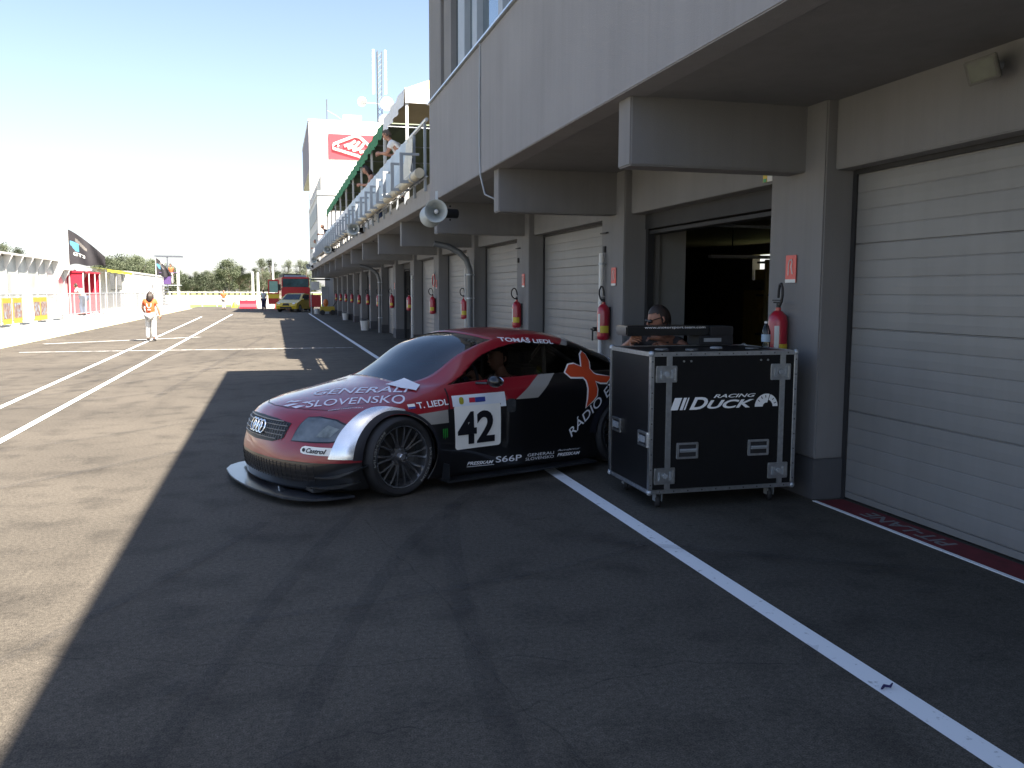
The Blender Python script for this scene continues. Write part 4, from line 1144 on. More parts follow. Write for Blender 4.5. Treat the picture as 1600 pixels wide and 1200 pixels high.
# race number plate
def rrect(x0, z0, x1, z1, r=0.03, n=5):
    P = []
    for cx_, cz_, a in ((x1 - r, z0 + r, -90), (x1 - r, z1 - r, 0), (x0 + r, z1 - r, 90), (x0 + r, z0 + r, 180)):
        P += [(cx_ + r * cos(rad(a + 90 * i / n)), cz_ + r * sin(rad(a + 90 * i / n))) for i in range(n + 1)]
    return P
XA, XB = -0.525, -1.045
npl = dpoly('number_plate', rrect(XB + 0.04, .325, XA, .70), side, MSW, 0.003)
dpoly('plate_header', [(XA + 0.01, .69), (XA + 0.01, .78), (XB - 0.01, .785), (XB - 0.02, .66), (XB + 0.04, .66), (XB + 0.04, .69)], side, mat('sticker_bluewhite', (0.74, 0.78, 0.84), 0.4, var=0.02), 0.004, parent=car)
def stext(name, txt, xl, z, xr, h, m=MTX, z2=None, **k):
    return dtext(name, txt, (xl, z), (xr, z if z2 is None else z2), h, side, m, flip=-1, **k)
stext('race_number', '42', XA - 0.02, .365, XA - 0.41, .275, MSK, bold=0.03, spacing=1.0, eps=0.012)
dpoly('crest', rrect(XA - 0.10, .705, XA - 0.055, .765, 0.02), side, mat('crest_olive', (0.35, 0.33, 0.03), 0.5, var=0.3, scale=60), 0.008)
dpoly('series_logo', [(XA - 0.155, .715), (XA - 0.155, .755), (XA - 0.215, .755), (XA - 0.215, .715)], side, mat('logo_red', (0.5, 0.02, 0.05), 0.5, var=0), 0.008)
dpoly('series_logo', [(XA - 0.216, .715), (XA - 0.216, .755), (XA - 0.32, .755), (XA - 0.32, .715)], side, mat('logo_blue', (0.03, 0.05, 0.25), 0.5, var=0), 0.008)
# flank lettering
stext('driver_name', 'T. LIEDL', -.185, .697, -.475, .048, MTX, z2=.712, bold=0.02)
dpoly('flag_sticker', [(-.10, .700), (-.10, .735), (-.165, .738), (-.165, .703)], side, MSW, 0.004)
dpoly('flag_sticker', [(-.10, .7), (-.10, .714), (-.165, .717), (-.165, .703)], side, MATS['logo_blue'], 0.006)
stext('sponsor_lettering', 'PRESSKAM', -.655, .178, -.93, .03, z2=.165, bold=0.03, shear=0.3)
stext('sponsor_lettering', 'S66P', -.955, .168, -1.235, .055, z2=.158, bold=0.01)
stext('sponsor_lettering', 'GENERALI', -1.30, .185, -1.60, .025, z2=.18); stext('sponsor_lettering', 'SLOVENSKO', -1.28, .150, -1.60, .025, z2=.145)
stext('sponsor_lettering', 'AutoJantar', -1.64, .195, -1.91, .02, z2=.19, shear=0.3); stext('sponsor_lettering', 'PRESSKAM', -1.64, .150, -1.91, .03, z2=.145, bold=0.03, shear=0.3)
dpoly('underline', [(-.655, .163), (-.655, .168), (-.94, .157), (-.94, .152)], side, MTX, 0.004)
b_ = [(-.385, .51), (-.395, .44), (-.405, .51)]
for i in range(3):
    x = -.40 - 0.019 * i
    dpoly('green_claw', [(x + .006, .520), (x + .002, .44 - 0.012 * (i == 1)), (x - .006, .45), (x - .008, .518)], side, mat('acid_green', (0.02, 0.22, 0.03), 0.5, var=0), 0.004)
XP = [(-1.861, 0.971), (-1.932, 0.977), (-2.007, 0.946), (-2.068, 1.053), (-2.118, 1.080), (-2.140, 1.055), (-2.137, 0.992), (-2.095, 0.928), (-2.114, 0.884), (-2.139, 0.869), (-2.294, 0.848), (-2.218, 0.798), (-2.148, 0.802), (-2.091, 0.819), (-2.102, 0.745), (-2.090, 0.687), (-2.046, 0.641), (-1.964, 0.582), (-1.988, 0.664), (-2.000, 0.752), (-1.993, 0.829), (-1.974, 0.858), (-1.833, 0.865), (-1.790, 0.909)]
XP_ = [(-1.70, .86), (-1.78, .925), (-1.86, .935), (-1.89, .915), (-1.90, 1.02), (-1.93, 1.085), (-1.965, 1.095), (-1.99, 1.05), (-1.985, .985), (-1.99, .925), (-2.03, .905), (-2.18, .905), (-2.235, .885),
      (-2.17, .835), (-2.10, .83), (-2.035, .84), (-2.045, .74), (-2.02, .68), (-1.95, .635), (-1.885, .585), (-1.90, .68), (-1.905, .78), (-1.89, .845), (-1.84, .845), (-1.76, .835)]
def grow(poly, d):
    n = len(poly); out = []
    ar = sum(poly[i][0] * poly[(i + 1) % n][1] - poly[(i + 1) % n][0] * poly[i][1] for i in range(n))
    s_ = 1 if ar > 0 else -1
    for i in range(n):
        a, b2, c = Vector(poly[i - 1]), Vector(poly[i]), Vector(poly[(i + 1) % n])
        n1 = Vector(((b2 - a).y, -(b2 - a).x)).normalized(); n2 = Vector(((c - b2).y, -(c - b2).x)).normalized()
        k_ = (n1 + n2); k_ = k_ / max(k_.length, 0.8) * s_
        out.append((b2.x + k_.x * d, b2.y + k_.y * d))
    return out
dpoly('radio_emblem_outline', grow(XP, 0.014), side, MSW, 0.004)
dpoly('radio_emblem', XP, side, mat('emblem_orange_red', (0.58, 0.07, 0.02), 0.4, var=0.03), 0.009)
stext('radio_lettering', 'RÁDIO EXPRES', -1.80, .315, -2.60, .10, MTX, z2=.985, bold=0.005, shear=0.2, eps=0.005)
stext('roof_name', 'TOMÁŠ LIEDL', -1.20, 1.205, -1.79, .045, MTX, z2=1.165, bold=0.03, sx=1.2)
# silver flare ahead of and over the wheel, and dark arch lip
def arcband(r0, r1, a0, a1, n=24):
    f0 = lambda t: r0(t) if callable(r0) else r0
    f1 = lambda t: r1(t) if callable(r1) else r1
    A = [rad(a0 + (a1 - a0) * i / n) for i in range(n + 1)]
    return [(f0(i / n) * cos(a), WR + f0(i / n) * sin(a)) for i, a in enumerate(A)] + [(f1(i / n) * cos(a), WR + f1(i / n) * sin(a)) for i, a in reversed(list(enumerate(A)))]
def bandmesh(name, r0, r1, a0, a1, m, eps, parent=None, axle=0.0, n=40, k=5):
    b = MB(); vs = []
    for i in range(n + 1):
        t = i / n; a = rad(a0 + (a1 - a0) * t); ra = r0(t) if callable(r0) else r0; rb = r1(t) if callable(r1) else r1
        for j in range(k + 1):
            r = ra + (rb - ra) * j / k
            vs.append(cast(*side(axle + r * cos(a), WR + r * sin(a)), eps=eps))
    b.add(vs, [(i * (k + 1) + j, (i + 1) * (k + 1) + j, (i + 1) * (k + 1) + j + 1, i * (k + 1) + j + 1) for i in range(n) for j in range(k)])
    return b.build(name, m, parent or car, smooth=True, fixn=False, autosmooth=False)
lipr = lambda t: 0.366 + 0.052 * max(0, 1 - t * 1.75) ** 1.2
bandmesh('silver_flare', lambda t: lipr(t * 0.56), lambda t: lipr(t * 0.56) + 0.155 * (1 - t) ** 1.35 + 0.012, 3, 100, MSILV, 0.011)
for ax in (0.0, AXR):
    bandmesh('arch_lip', 0.342, lipr, 2, 175, mat('arch_black', (0.012, 0.013, 0.02), 0.45, var=0.1), 0.012, axle=ax)
# door shut line and panel gaps
def line_decal(name, pts, wd, mapf, m=MSK, eps=0.0035):
    for i in range(len(pts) - 1):
        a, c = Vector(pts[i]), Vector(pts[i + 1]); d = (c - a).normalized() * 1.0; n = Vector((-d.y, d.x)) * wd / 2
        yield [(a.x - n.x, a.y - n.y), (c.x - n.x, c.y - n.y), (c.x + n.x, c.y + n.y), (a.x + n.x, a.y + n.y)]
def gap(name, pts, wd, mapf):
    vs, fs = [], []
    for q in line_decal(name, pts, wd, mapf):
        o_ = len(vs); vs += q; fs.append((o_, o_ + 1, o_ + 2, o_ + 3))
    return decal(name, vs, fs, mapf, MSK, 0.0025, 0.04)
gap('door_gap', [(-.485, .84), (-.475, .60), (-.48, .20)], 0.014, side)
gap('door_gap', [(-1.62, .86), (-1.66, .60), (-1.60, .34), (-1.45, .22)], 0.010, side)
gap('bonnet_gap', [(.585, .40), (.665, .22), (.69, 0), (.665, -.22), (.585, -.40), (.42, -.62)], 0.006, top)
gap('bonnet_gap', [(.585, .40), (.42, .62), (.2, .66), (-.3, .70)], 0.006, top)
# bonnet lettering, reading from nose to windscreen, tops towards the far side
dtext('bonnet_lettering', 'GENERALI', (.42, .12), (-.17, .70), .15, top, MTXL, flip=1, bold=0.005)
dtext('bonnet_lettering', 'SLOVENSKO', (.58, .38), (-.07, .85), .14, top, MTXL, flip=1, bold=0.005)
for q in ([(.67, .13), (.655, .20), (.58, .24), (.60, .19)], [(.64, .24), (.63, .31), (.56, .34), (.59, .28)], [(.60, .12), (.585, .17), (.53, .20), (.55, .15)], [(.55, .24), (.54, .29), (.50, .31), (.51, .26)], [(.63, .08), (.62, .11), (.57, .13), (.58, .09)]):
    dpoly('bonnet_crest', q, top, MTXL, 0.003)
dtext('bonnet_small_text', 'DOVOZ | INVESTORSKA', (.47, .585), (.24, .745), .022, top, MTX, flip=1)
dpoly('paper_sheet', [(-.14, .40), (-.18, .60), (-.25, .735), (-.33, .66), (-.30, .44)], top, mat('paper', (0.75, 0.76, 0.82), 0.6, var=0.02), 0.012)
HLP = [(.509, .476), (.524, .566), (.529, .647), (.609, .651), (.733, .634), (.828, .595), (.845, .578), (.843, .535), (.835, .493), (.803, .484), (.677, .480)]
MHL = mat('headlamp_lens', (0.10, 0.115, 0.125), 0.08, var=0.5, scale=7, coat=1.0)
for s_ in (1, -1):
    P_ = [(y * s_, z) for y, z in HLP]
    h = dpoly('headlight', P_, front, MHL, 0.006, 0.02)
    dpoly('lens_patch', [(s_ * .70, .515), (s_ * .79, .515), (s_ * .80, .575), (s_ * .72, .60)], front, mat('lens_light', (0.16, 0.18, 0.17), 0.15, var=0.4, scale=20, coat=1), 0.0085, 0.02, parent=h)
    dpoly('seal', grow(P_, 0.009), front, MSK, 0.003, 0.02, parent=h)
GP = [(.44, .60), (.432, .55), (.42, .485), (.30, .447), (0, .438), (-.30, .447), (-.42, .485), (-.432, .55), (-.44, .60), (-.25, .622), (0, .628), (.25, .622)]
g = dpoly('grille', GP, front, mat('grille_black', (0.006, 0.006, 0.008), 0.5, var=0), 0.004)
b = MB()
for z, hw in ((.472, .34), (.505, .41), (.54, .42), (.575, .425), (.605, .36)):
    n = 30; b.tube([cast(*front(-hw + 2 * hw * i / n, z), eps=0.010) for i in range(n + 1)], 0.0045, n=5)
for i in range(25):
    y = -.40 + .8 * i / 24; b.tube([cast(*front(y, z), eps=0.006) for z in (.465, .50, .54, .58, .60)], 0.0025, n=4)
b.build('slats', mat('grille_bars', (0.16, 0.17, 0.19), 0.35, metal=0.6, var=0), g, smooth=True)
b = MB()
for i in range(4):
    yc = -.105 + .068 * i + 0.005
    b.tube([cast(*front(yc + .048 * cos(a), .538 + .048 * sin(a)), eps=0.016 + 0.003 * (i % 2)) for a in [2 * pi * q / 24 for q in range(24)]], 0.0068, n=7, closed=True)
b.build('ring_emblem', mat('chrome', (0.8, 0.82, 0.85), 0.12, metal=1.0, var=0), g, smooth=True)
cs = dpoly('oil_sticker', [(.655, .386), (.835, .379), (.832, .440), (.65, .446), (.628, .436), (.620, .416), (.628, .396)], front, MSW, 0.004)
dtext('oil_lettering', 'Castrol', (.675, .397), (.808, .392), .036, front, MSK, eps=0.009, parent=None, bold=0.03, shear=0.2)
b = MB(); c_ = cast(*front(.652, .416), eps=0.006); n_ = (cast(*front(.652, .416), eps=1.0) - cast(*front(.652, .416), eps=0.0)); q_ = n_.to_track_quat('Z', 'Y').to_matrix().to_4x4(); q_.translation = c_
b.lathe([(0.001, 0.002), (0.015, 0.002)], 16, mtx=q_); b.build('oil_roundel', MSK, car, fixn=False)
# lower intake mesh lines
b = MB()
for z in (.18, .215, .25, .285):
    n = 24; b.tube([cast(*front(-.74 + 1.48 * i / n, z), eps=0.002) for i in range(n + 1)], 0.003, n=4)
for i in range(31):
    y = -.74 + 1.48 * i / 30; b.tube([cast(*front(y, z), eps=0.002) for z in (.165, .22, .27, .30)], 0.003, n=4)
b.build('intake_mesh', mat('intake_grey', (0.016, 0.016, 0.018), 0.6, var=0), car)
# splitter, canards, skirts, floor
SPL = [(.99, 0), (.985, .18), (.965, .36), (.935, .52), (.90, .68), (.82, .82), (.72, .90), (.60, .94), (.48, .95), (.42, .95), (.42, .86), (.60, .70), (.60, 0)]
b = MB()
poly = SPL[:-1] + [(.60, 0)]
pl = [(x, y) for x, y in SPL[:-1]] + [(x, -y) for x, y in reversed(SPL[1:-1])]
b.prism(pl, 0.018, Matrix.Translation((0, 0, 0.055)))
b.build('splitter', mat('splitter_grey', (0.03, 0.033, 0.04), 0.3, var=0.25, scale=5, coat=0.5), car, bevel=0.004)
for s_ in (1, -1):
    for z0, z1, x1, x0 in ((.20, .29, .66, .30), (.12, .165, .70, .36)):
        b = MB(); vs = []; n = 10
        for i in range(n + 1):
            t = i / n; x = x1 + (x0 - x1) * t; z = z0 + (z1 - z0) * t ** 1.6
            pin = cast(x, 1.6, z, (0, -1, 0), 0.0)
            w_ = 0.02 + 0.10 * sin(pi * min(1, t * 0.75 + .1))
            nn = Vector((0.5, 1, 0)).normalized()
            for dz in (0, 0.008):
                vs += [(pin.x, s_ * (pin.y - .02), z + dz), (pin.x + w_ * .35, s_ * min(pin.y + w_, 0.985), z + dz + 0.01)]
        fs = []
        for i in range(n):
            o_ = 4 * i; fs += [(o_, o_ + 4, o_ + 5, o_ + 1), (o_ + 2, o_ + 3, o_ + 7, o_ + 6), (o_ + 1, o_ + 5, o_ + 7, o_ + 3), (o_, o_ + 2, o_ + 6, o_ + 4)]
        fs += [(0, 1, 3, 2), (4 * n, 4 * n + 2, 4 * n + 3, 4 * n + 1)]
        b.add(vs, fs); b.build('canard', mat('carbon', (0.02, 0.022, 0.025), 0.3, var=0.2, scale=40, coat=0.6), car)
    b = MB(); b.box((-2.02, s_ * .80 if s_ > 0 else -1.0, .075), (-.40, 1.0 if s_ > 0 else -.80, .092)); b.box((-.42, s_ * .86 if s_ > 0 else -.99, .092), (-.41, .99 if s_ > 0 else -.86, .23)); b.build('side_skirt', MATS['carbon'], car, bevel=0.003)
b = MB(); b.box((-3.0, -.80, .10), (.70, .80, .125)); b.box((-2.05, -.85, .1251), (-.40, .85, .15)); b.box((-.42, -.70, .15), (-.40, .70, .80)); b.build('underbody', MAT_DARK, car)
for ax in (AXF, AXR):
    for s_ in (1, -1):
        b = MB(); n = 24; vs = []
        for i in range(n + 1):
            a = rad(-10 + 200 * i / n)
            vs += [(ax + .350 * cos(a), s_ * .52, WR + .350 * sin(a)), (ax + .350 * cos(a), s_ * (.865 if abs(cos(a)) > .3 else .82), WR + .350 * sin(a))]
        b.add(vs, [(2 * i, 2 * i + 2, 2 * i + 3, 2 * i + 1) for i in range(n)])
        b.add([(ax + .366 * cos(rad(-10 + 200 * i / n)), s_ * .52, WR + .366 * sin(rad(-10 + 200 * i / n))) for i in range(n + 1)], [tuple(range(n + 1))])
        b.build('wheel_well', MAT_DARK, car, fixn=False)
# wheels
TYRE = mat('tyre_rubber', (0.018, 0.018, 0.02), 0.75, var=0.2, scale=25, bump=0.15, bscale=80)
RIM = mat('rim_graphite', (0.24, 0.24, 0.25), 0.24, metal=0.9, var=0.1)
RIML = mat('rim_lip', (0.35, 0.36, 0.38), 0.25, metal=0.9, var=0.1)
def wheel(loc, steer, s_):
    w_ = thing('wheel', '', '', (0, 0, 0)); del w_['label']; del w_['category']
    w_.parent = car; w_.location = loc; w_.rotation_euler = (0, 0, steer + (0 if s_ > 0 else pi))
    R = Matrix.Rotation(-pi / 2, 4, 'X')      # lathe axis z -> +y (outwards)
    W2 = 0.125
    b = MB(); b.lathe([(.262, -W2), (.30, -W2 - .004), (.318, -W2 + .014), (.325, -W2 + .04), (.325, W2 - .04), (.318, W2 - .014), (.30, W2 + .004), (.275, W2 + .002), (.258, W2 - .008), (.252, W2 - .02)], 48, mtx=R)
    ty = b.build('tyre', TYRE, w_, smooth=True)
    b = MB(); b.lathe([(.258, W2 - .012), (.254, W2 - .004), (.246, W2 - .006), (.240, W2 - .03), (.235, W2 - .08), (.235, -W2)], 48, mtx=R); b.build('rim', RIML, w_, smooth=True)
    b = MB(); b.lathe([(.234, -.02), (.02, -.02)], 40, mtx=R); b.lathe([(.16, .01), (.05, .012)], 30, mtx=R); b.build('brake_disc', mat('brake_steel', (0.10, 0.095, 0.09), 0.45, metal=0.8, var=0.2), w_)
    b = MB(); Y = W2 - .045
    for i in range(10):
        a = 2 * pi * i / 10
        for q in (-1, 1):
            a0 = a + q * .06; a1 = a + q * .155
            b.tube([(.075 * cos(a0), Y - .002, .075 * sin(a0)), (.13 * cos(a + q * .085), Y + .006, .13 * sin(a + q * .085)), (.20 * cos(a + q * .12), Y + .010, .20 * sin(a + q * .12)), (.243 * cos(a1), Y + .008, .243 * sin(a1))], [.014, .0115, .0105, .011], n=6)
    b.lathe([(.001, Y + .005), (.06, Y + .005), (.085, Y - .006), (.085, Y - .03)], 30, mtx=R)
    b.build('spokes', RIM, w_, smooth=True)
    b = MB(); b.lathe([(.001, Y + .045), (.022, Y + .045), (.030, Y + .035), (.034, Y + .005)], 20, mtx=R); b.build('centre_nut', mat('nut_metal', (0.5, 0.5, 0.52), 0.25, metal=0.9, var=0.1), w_, smooth=True)
    b = MB()
    for i in range(5):
        a = 2 * pi * i / 5 + .3; b.cyl((.058 * cos(a), Y + .005, .058 * sin(a)), (.058 * cos(a), Y + .016, .058 * sin(a)), .007, n=6)
    b.build('bolts', RIML, w_)
    # lettering on the side wall
    vs, fs = fit_text('MICHELIN', 0.30, 0.022, bold=0.02); b = MB()
    vs, fs = refine(vs, fs, 0.03)
    for off in ((0.35, 3.5) if loc[0] > -1 else ()):
        out = []
        for x, y in vs:
            a = off + .15 / .28 * 1.0 - x / .283; r = .272 + y; out.append((r * cos(a) * -1 if False else r * cos(a), W2 + .0055, r * sin(a)))
        b.add(out, fs)
        b.build('tyre_lettering', mat('tyre_white', (0.22, 0.22, 0.21), 0.7, var=0.2), ty, fixn=False); b = MB()
    return w_
wheel((0, .80, WR), rad(9), 1); wheel((0, -.80, WR), rad(9), -1)
wheel((AXR, .80, WR), 0, 1); wheel((AXR, -.80, WR), 0, -1)
# mirror, handle, lights, interior
for s_ in (1, -1):
    b = MB(); b.sphere((-.86, s_ * 1.0, .895), (.055, .085, .05), nu=14, nv=10); b.tube([(-.80, s_ * .80, .87), (-.84, s_ * .92, .875)], .012, n=6); mi = b.build('door_mirror', MAT_BLACKP, car, smooth=True)
    b = MB(); b.sphere((-.905, s_ * 1.0, .895), (.014, .07, .038), nu=12, nv=8); b.build('mirror_glass', MATS['chrome'], mi, smooth=True)
dpoly('door_handle', rrect(-1.17, .60, -1.07, .72, .03), side, mat('handle_recess', (0.05, 0.055, 0.06), 0.3, metal=0.3, var=0.3, scale=15), 0.005)
for s_ in (1, -1):
    P_ = [(s_ * .42, .60), (s_ * .66, .60), (s_ * .66, .68), (s_ * .42, .70)]
    decal('tail_light', P_, [(0, 1, 2, 3)], lambda y, z: (-4.2, y, z, (1, 0, 0)), mat('tail_lamp_red', (0.25, 0.01, 0.01), 0.2, var=0, coat=0.8), eps=0.006)
b = MB(); b.box((-.95, -.72, .62), (-.42, .72, .78)); b.box((-.60, -.70, .78), (-.42, .70, .84)); b.build('dashboard', MAT_DARK, car, bevel=0.02)
b = MB()
b.tube([(-1.0 + .0, .36 + .16 * cos(a), .86 + .14 * sin(a)) for a in [2 * pi * i / 20 for i in range(20)]], .015, n=6, closed=True); b.cyl((-.95, .36, .84), (-1.0, .36, .86), .03, n=8); b.build('steering_wheel', mat('suede_grey', (0.05, 0.06, 0.08), 0.6), car, smooth=True)
for s_ in (1,):
    b = MB(); b.box((-1.45, .12, .22), (-1.05, .60, .34)); b.box((-1.64, .14, .30), (-1.46, .58, .98)); b.box((-1.64, .22, .98), (-1.50, .50, 1.12)); b.box((-1.5, .08, .32), (-1.2, .14, .62)); b.box((-1.5, .58, .32), (-1.2, .64, .62)); b.build('seat', MAT_DARK, car, bevel=0.03)
b = MB()
for s_ in (1, -1):
    b.tube([(-.55, s_ * .68, .20), (-.62, s_ * .66, .86), (-1.15, s_ * .52, 1.18), (-1.75, s_ * .50, 1.20)], .02, n=6); b.cyl((-1.75, s_ * .60, .2), (-1.75, s_ * .50, 1.20), .02, n=6); b.cyl((-1.75, s_ * .50, 1.18), (-2.6, s_ * .5, .70), .02, n=6); b.cyl((-.60, s_ * .67, .4), (-1.73, s_ * .6, .65), .02, n=6)
b.cyl((-1.75, -.5, 1.19), (-1.75, .5, 1.19), .02, n=6); b.cyl((-1.15, -.5, 1.17), (-1.15, .5, 1.17), .02, n=6); b.cyl((-1.75, -.55, .25), (-1.75, .5, 1.18), .018, n=6)
b.build('roll_cage', mat('cage_grey', (0.10, 0.10, 0.10), 0.5), car, smooth=True)
b = MB(); b.box((-2.5, -.78, .15), (-1.8, .78, .60)); b.build('rear_bulkhead', MAT_DARK, car)
# ------------------------------------------------------------------ people
SKIN = mat('skin', (0.42, 0.22, 0.15), 0.55, var=0.06, scale=8)
SKIND = mat('tanned_skin', (0.30, 0.14, 0.09), 0.55, var=0.06, scale=8)
HAIRD = mat('dark_hair', (0.025, 0.016, 0.012), 0.6, var=0.3, scale=30)
HAIRG = mat('grey_brown_hair', (0.09, 0.07, 0.055), 0.7, var=0.3, scale=30)
def skin_geo(pts, edges, rad_, root=0, sub=1):
    me = bpy.data.meshes.new('skel'); me.from_pydata(pts, edges, [])
    ob = bpy.data.objects.new('skel', me); COL.objects.link(ob)
    ob.modifiers.new('skin', 'SKIN')
    if not me.skin_vertices: return [], []
    for i, r in enumerate(rad_):
        rr = r if isinstance(r, tuple) else (r, r)
        me.skin_vertices[0].data[i].radius = rr
        me.skin_vertices[0].data[i].use_root = (i == root)
    s_ = ob.modifiers.new('sub', 'SUBSURF'); s_.levels = sub; s_.render_levels = sub
    dg = bpy.context.evaluated_depsgraph_get(); dg.update()
    m2 = bpy.data.meshes.new_from_object(ob.evaluated_get(dg))
    r = [tuple(v.co) for v in m2.vertices], [tuple(p.vertices) for p in m2.polygons]
    bpy.data.objects.remove(ob); bpy.data.meshes.remove(me); bpy.data.meshes.remove(m2)
    return r
J0 = dict(pelvis=(0, 0, .95), spine=(0, 0, 1.12), chest=(0, 0.01, 1.30), neckb=(0, 0, 1.43), neck=(0, .01, 1.50), head=(0, .03, 1.62),
          shL=(-.18, 0, 1.40), elL=(-.23, -.02, 1.13), wrL=(-.24, .06, .88), shR=(.18, 0, 1.40), elR=(.23, -.02, 1.13), wrR=(.24, .06, .88),
          hipL=(-.09, 0, .90), knL=(-.10, .02, .50), anL=(-.10, -.02, .09), toL=(-.11, .13, .04), hipR=(.09, 0, .90), knR=(.10, .02, .50), anR=(.10, -.02, .09), toR=(.11, .13, .04))
RAD = dict(pelvis=(.15, .12), spine=(.135, .105), chest=(.16, .115), neckb=(.085, .075), neck=(.055, .055), shL=.068, elL=.043, wrL=.030, shR=.068, elR=.043, wrR=.030,
           hipL=.09, knL=.058, anL=.040, toL=.032, hipR=.09, knR=.058, anR=.040, toR=.032)
ED = [('pelvis', 'spine'), ('spine', 'chest'), ('chest', 'neckb'), ('neckb', 'neck'), ('chest', 'shL'), ('shL', 'elL'), ('elL', 'wrL'), ('chest', 'shR'), ('shR', 'elR'), ('elR', 'wrR'),
      ('pelvis', 'hipL'), ('hipL', 'knL'), ('knL', 'anL'), ('anL', 'toL'), ('pelvis', 'hipR'), ('hipR', 'knR'), ('knR', 'anR'), ('anR', 'toR')]
def part_geo(J, names, extra=0.0, over=None, wide=1.0, sub=1, root='pelvis'):
    nm = [n for n in names]; idx = {n: i for i, n in enumerate(nm)}
    ed = [(idx[a], idx[c]) for a, c in ED if a in idx and c in idx]
    rr = []
    for n in nm:
        r = (over or {}).get(n, RAD[n]); r = r if isinstance(r, tuple) else (r, r)
        rr.append(((r[0] + extra) * wide, (r[1] + extra) * wide))
    return skin_geo([J[n] for n in nm], ed, rr, idx.get(root, 0), sub)
def head_geo(b, c, fwd, up_, s=1.0, mi=0):
    f = Vector(fwd).normalized(); u = Vector(up_); sd = f.cross(u).normalized(); u = sd.cross(f).normalized()
    c = Vector(c)
    def T(x, y, z): return c + sd * (x * s) + f * (y * s) + u * (z * s)
    nu, nv = 20, 14
    vs = []
    for i in range(nv + 1):
        ph = -pi / 2 + pi * i / nv
        for j in range(nu):
            t = 2 * pi * j / nu
            x = .076 * cos(ph) * cos(t); y = .098 * cos(ph) * sin(t); z = .118 * sin(ph)
            if z < 0:
                k_ = -z / .118; x *= 1 - .32 * k_; y = y * (1 - .25 * k_) + .018 * k_
            if y > .05 and abs(x) < .05: y += .004 * math.exp(-((z - .03) / .015) ** 2) - .006 * math.exp(-((z - .008) / .012) ** 2) * (1 if abs(x) > .015 else 0) + .006 * math.exp(-((z + .085) / .02) ** 2)
            vs.append(T(x, y, z))
    b.add(vs, [(i * nu + j, i * nu + (j + 1) % nu, (i + 1) * nu + (j + 1) % nu, (i + 1) * nu + j) for i in range(nv) for j in range(nu)], mi)
    b.tube([T(0, .096, .018), T(0, .112, -.005), T(0, .120, -.022), T(0, .104, -.030)], [.007 * s, .010 * s, .014 * s, .008 * s], n=7, mi=mi)     # nose
    b.tube([T(-.022, .096, -.056), T(0, .103, -.054), T(.022, .096, -.056)], [.004 * s, .007 * s, .004 * s], n=6, mi=mi)  # mouth
    for q in (-1, 1):
        b.sphere(T(q * .030, .090, .010), .010 * s, mi=mi, nu=8, nv=6)
        b.tube([T(q * .075, -.005, .025), T(q * .088, -.015, .020), T(q * .088, -.015, -.012), T(q * .076, 0, -.028)], [.006 * s, .010 * s, .009 * s, .005 * s], n=6, mi=mi)
    return T
def hair_geo(T, s=1.0, length=0.0, seed=1, thick=1.06, front_=.045):
    r = random.Random(seed); b = MB(); nu, nv = 44, 26; vs = []; keep = []
    for i in range(nv + 1):
        ph = -pi / 2 + pi * i / nv
        for j in range(nu):
            t = 2 * pi * j / nu; jit = 1 + r.uniform(-.006, .012)
            x = .080 * thick * cos(ph) * cos(t) * jit; y = .101 * thick * cos(ph) * sin(t) * jit - .006; z = .122 * thick * sin(ph) * jit
            keep.append(((z > .055) or (y < .02 and z > -.05 - .0) or (y < -.05 and z > -.09)) and not (y > .035 and z < .07))
            vs.append(T(x, y, z))
    fs = [(i * nu + j, i * nu + (j + 1) % nu, (i + 1) * nu + (j + 1) % nu, (i + 1) * nu + j) for i in range(nv) for j in range(nu)]
    fs = [f for f in fs if all(keep[q] for q in f)]
    b.add(vs, fs)
    if length:
        for k in range(30):
            a = rad(180 + 180 * k / 25); x = .085 * cos(a); y = .075 * sin(a) - .02
            L = length * r.uniform(.75, 1.05)
            b.tube([T(x, y, .05), T(x * 1.15, y * 1.15 - .015, -.05), T(x * 1.1 + r.uniform(-.02, .02), y * 1.15 - .03, -.05 - L * .5), T(x * .8 + r.uniform(-.03, .03), y - .03, -.05 - L)], [.022, .024, .02, .006], n=5)
    return b
def hand_geo(b, wr, d, palm_n, curl=.5, mi=0, s=1.0, side_=1):
    """palm and five bent fingers; d = pointing direction, palm_n = way the palm faces"""
    wr = Vector(wr); d = Vector(d).normalized(); n = Vector(palm_n); n = (n - d * n.dot(d)).normalized(); sd = d.cross(n) * side_
    p1 = wr + d * .095 * s
    b.tube([wr - d * .02, wr + d * .03 * s, p1], [.026 * s, .036 * s, .034 * s], n=8, mi=mi)
    for k, (o_, L) in enumerate(((-.030, .072), (-.010, .082), (.010, .077), (.028, .060))):
        base_ = wr + d * .085 * s + sd * o_ * s
        pts = [base_]; a = 0.0; q = base_
        for seg in range(3):
            a += curl * (.5 + .5 * seg); q = q + (d * cos(a) + n * sin(a)) * L * s / 3 * 1.05; pts.append(q)
        b.tube(pts, [.0095 * s, .009 * s, .0082 * s, .006 * s], n=6, mi=mi)
    t0 = wr + d * .03 * s - sd * .034 * s
    t1 = t0 + (d * .6 - sd * .6 + n * .25).normalized() * .036 * s; t2 = t1 + (d * .85 - sd * .15 + n * (.3 + curl * .4)).normalized() * .032 * s
    b.tube([t0, t1, t2], [.013 * s, .011 * s, .008 * s], n=6, mi=mi)
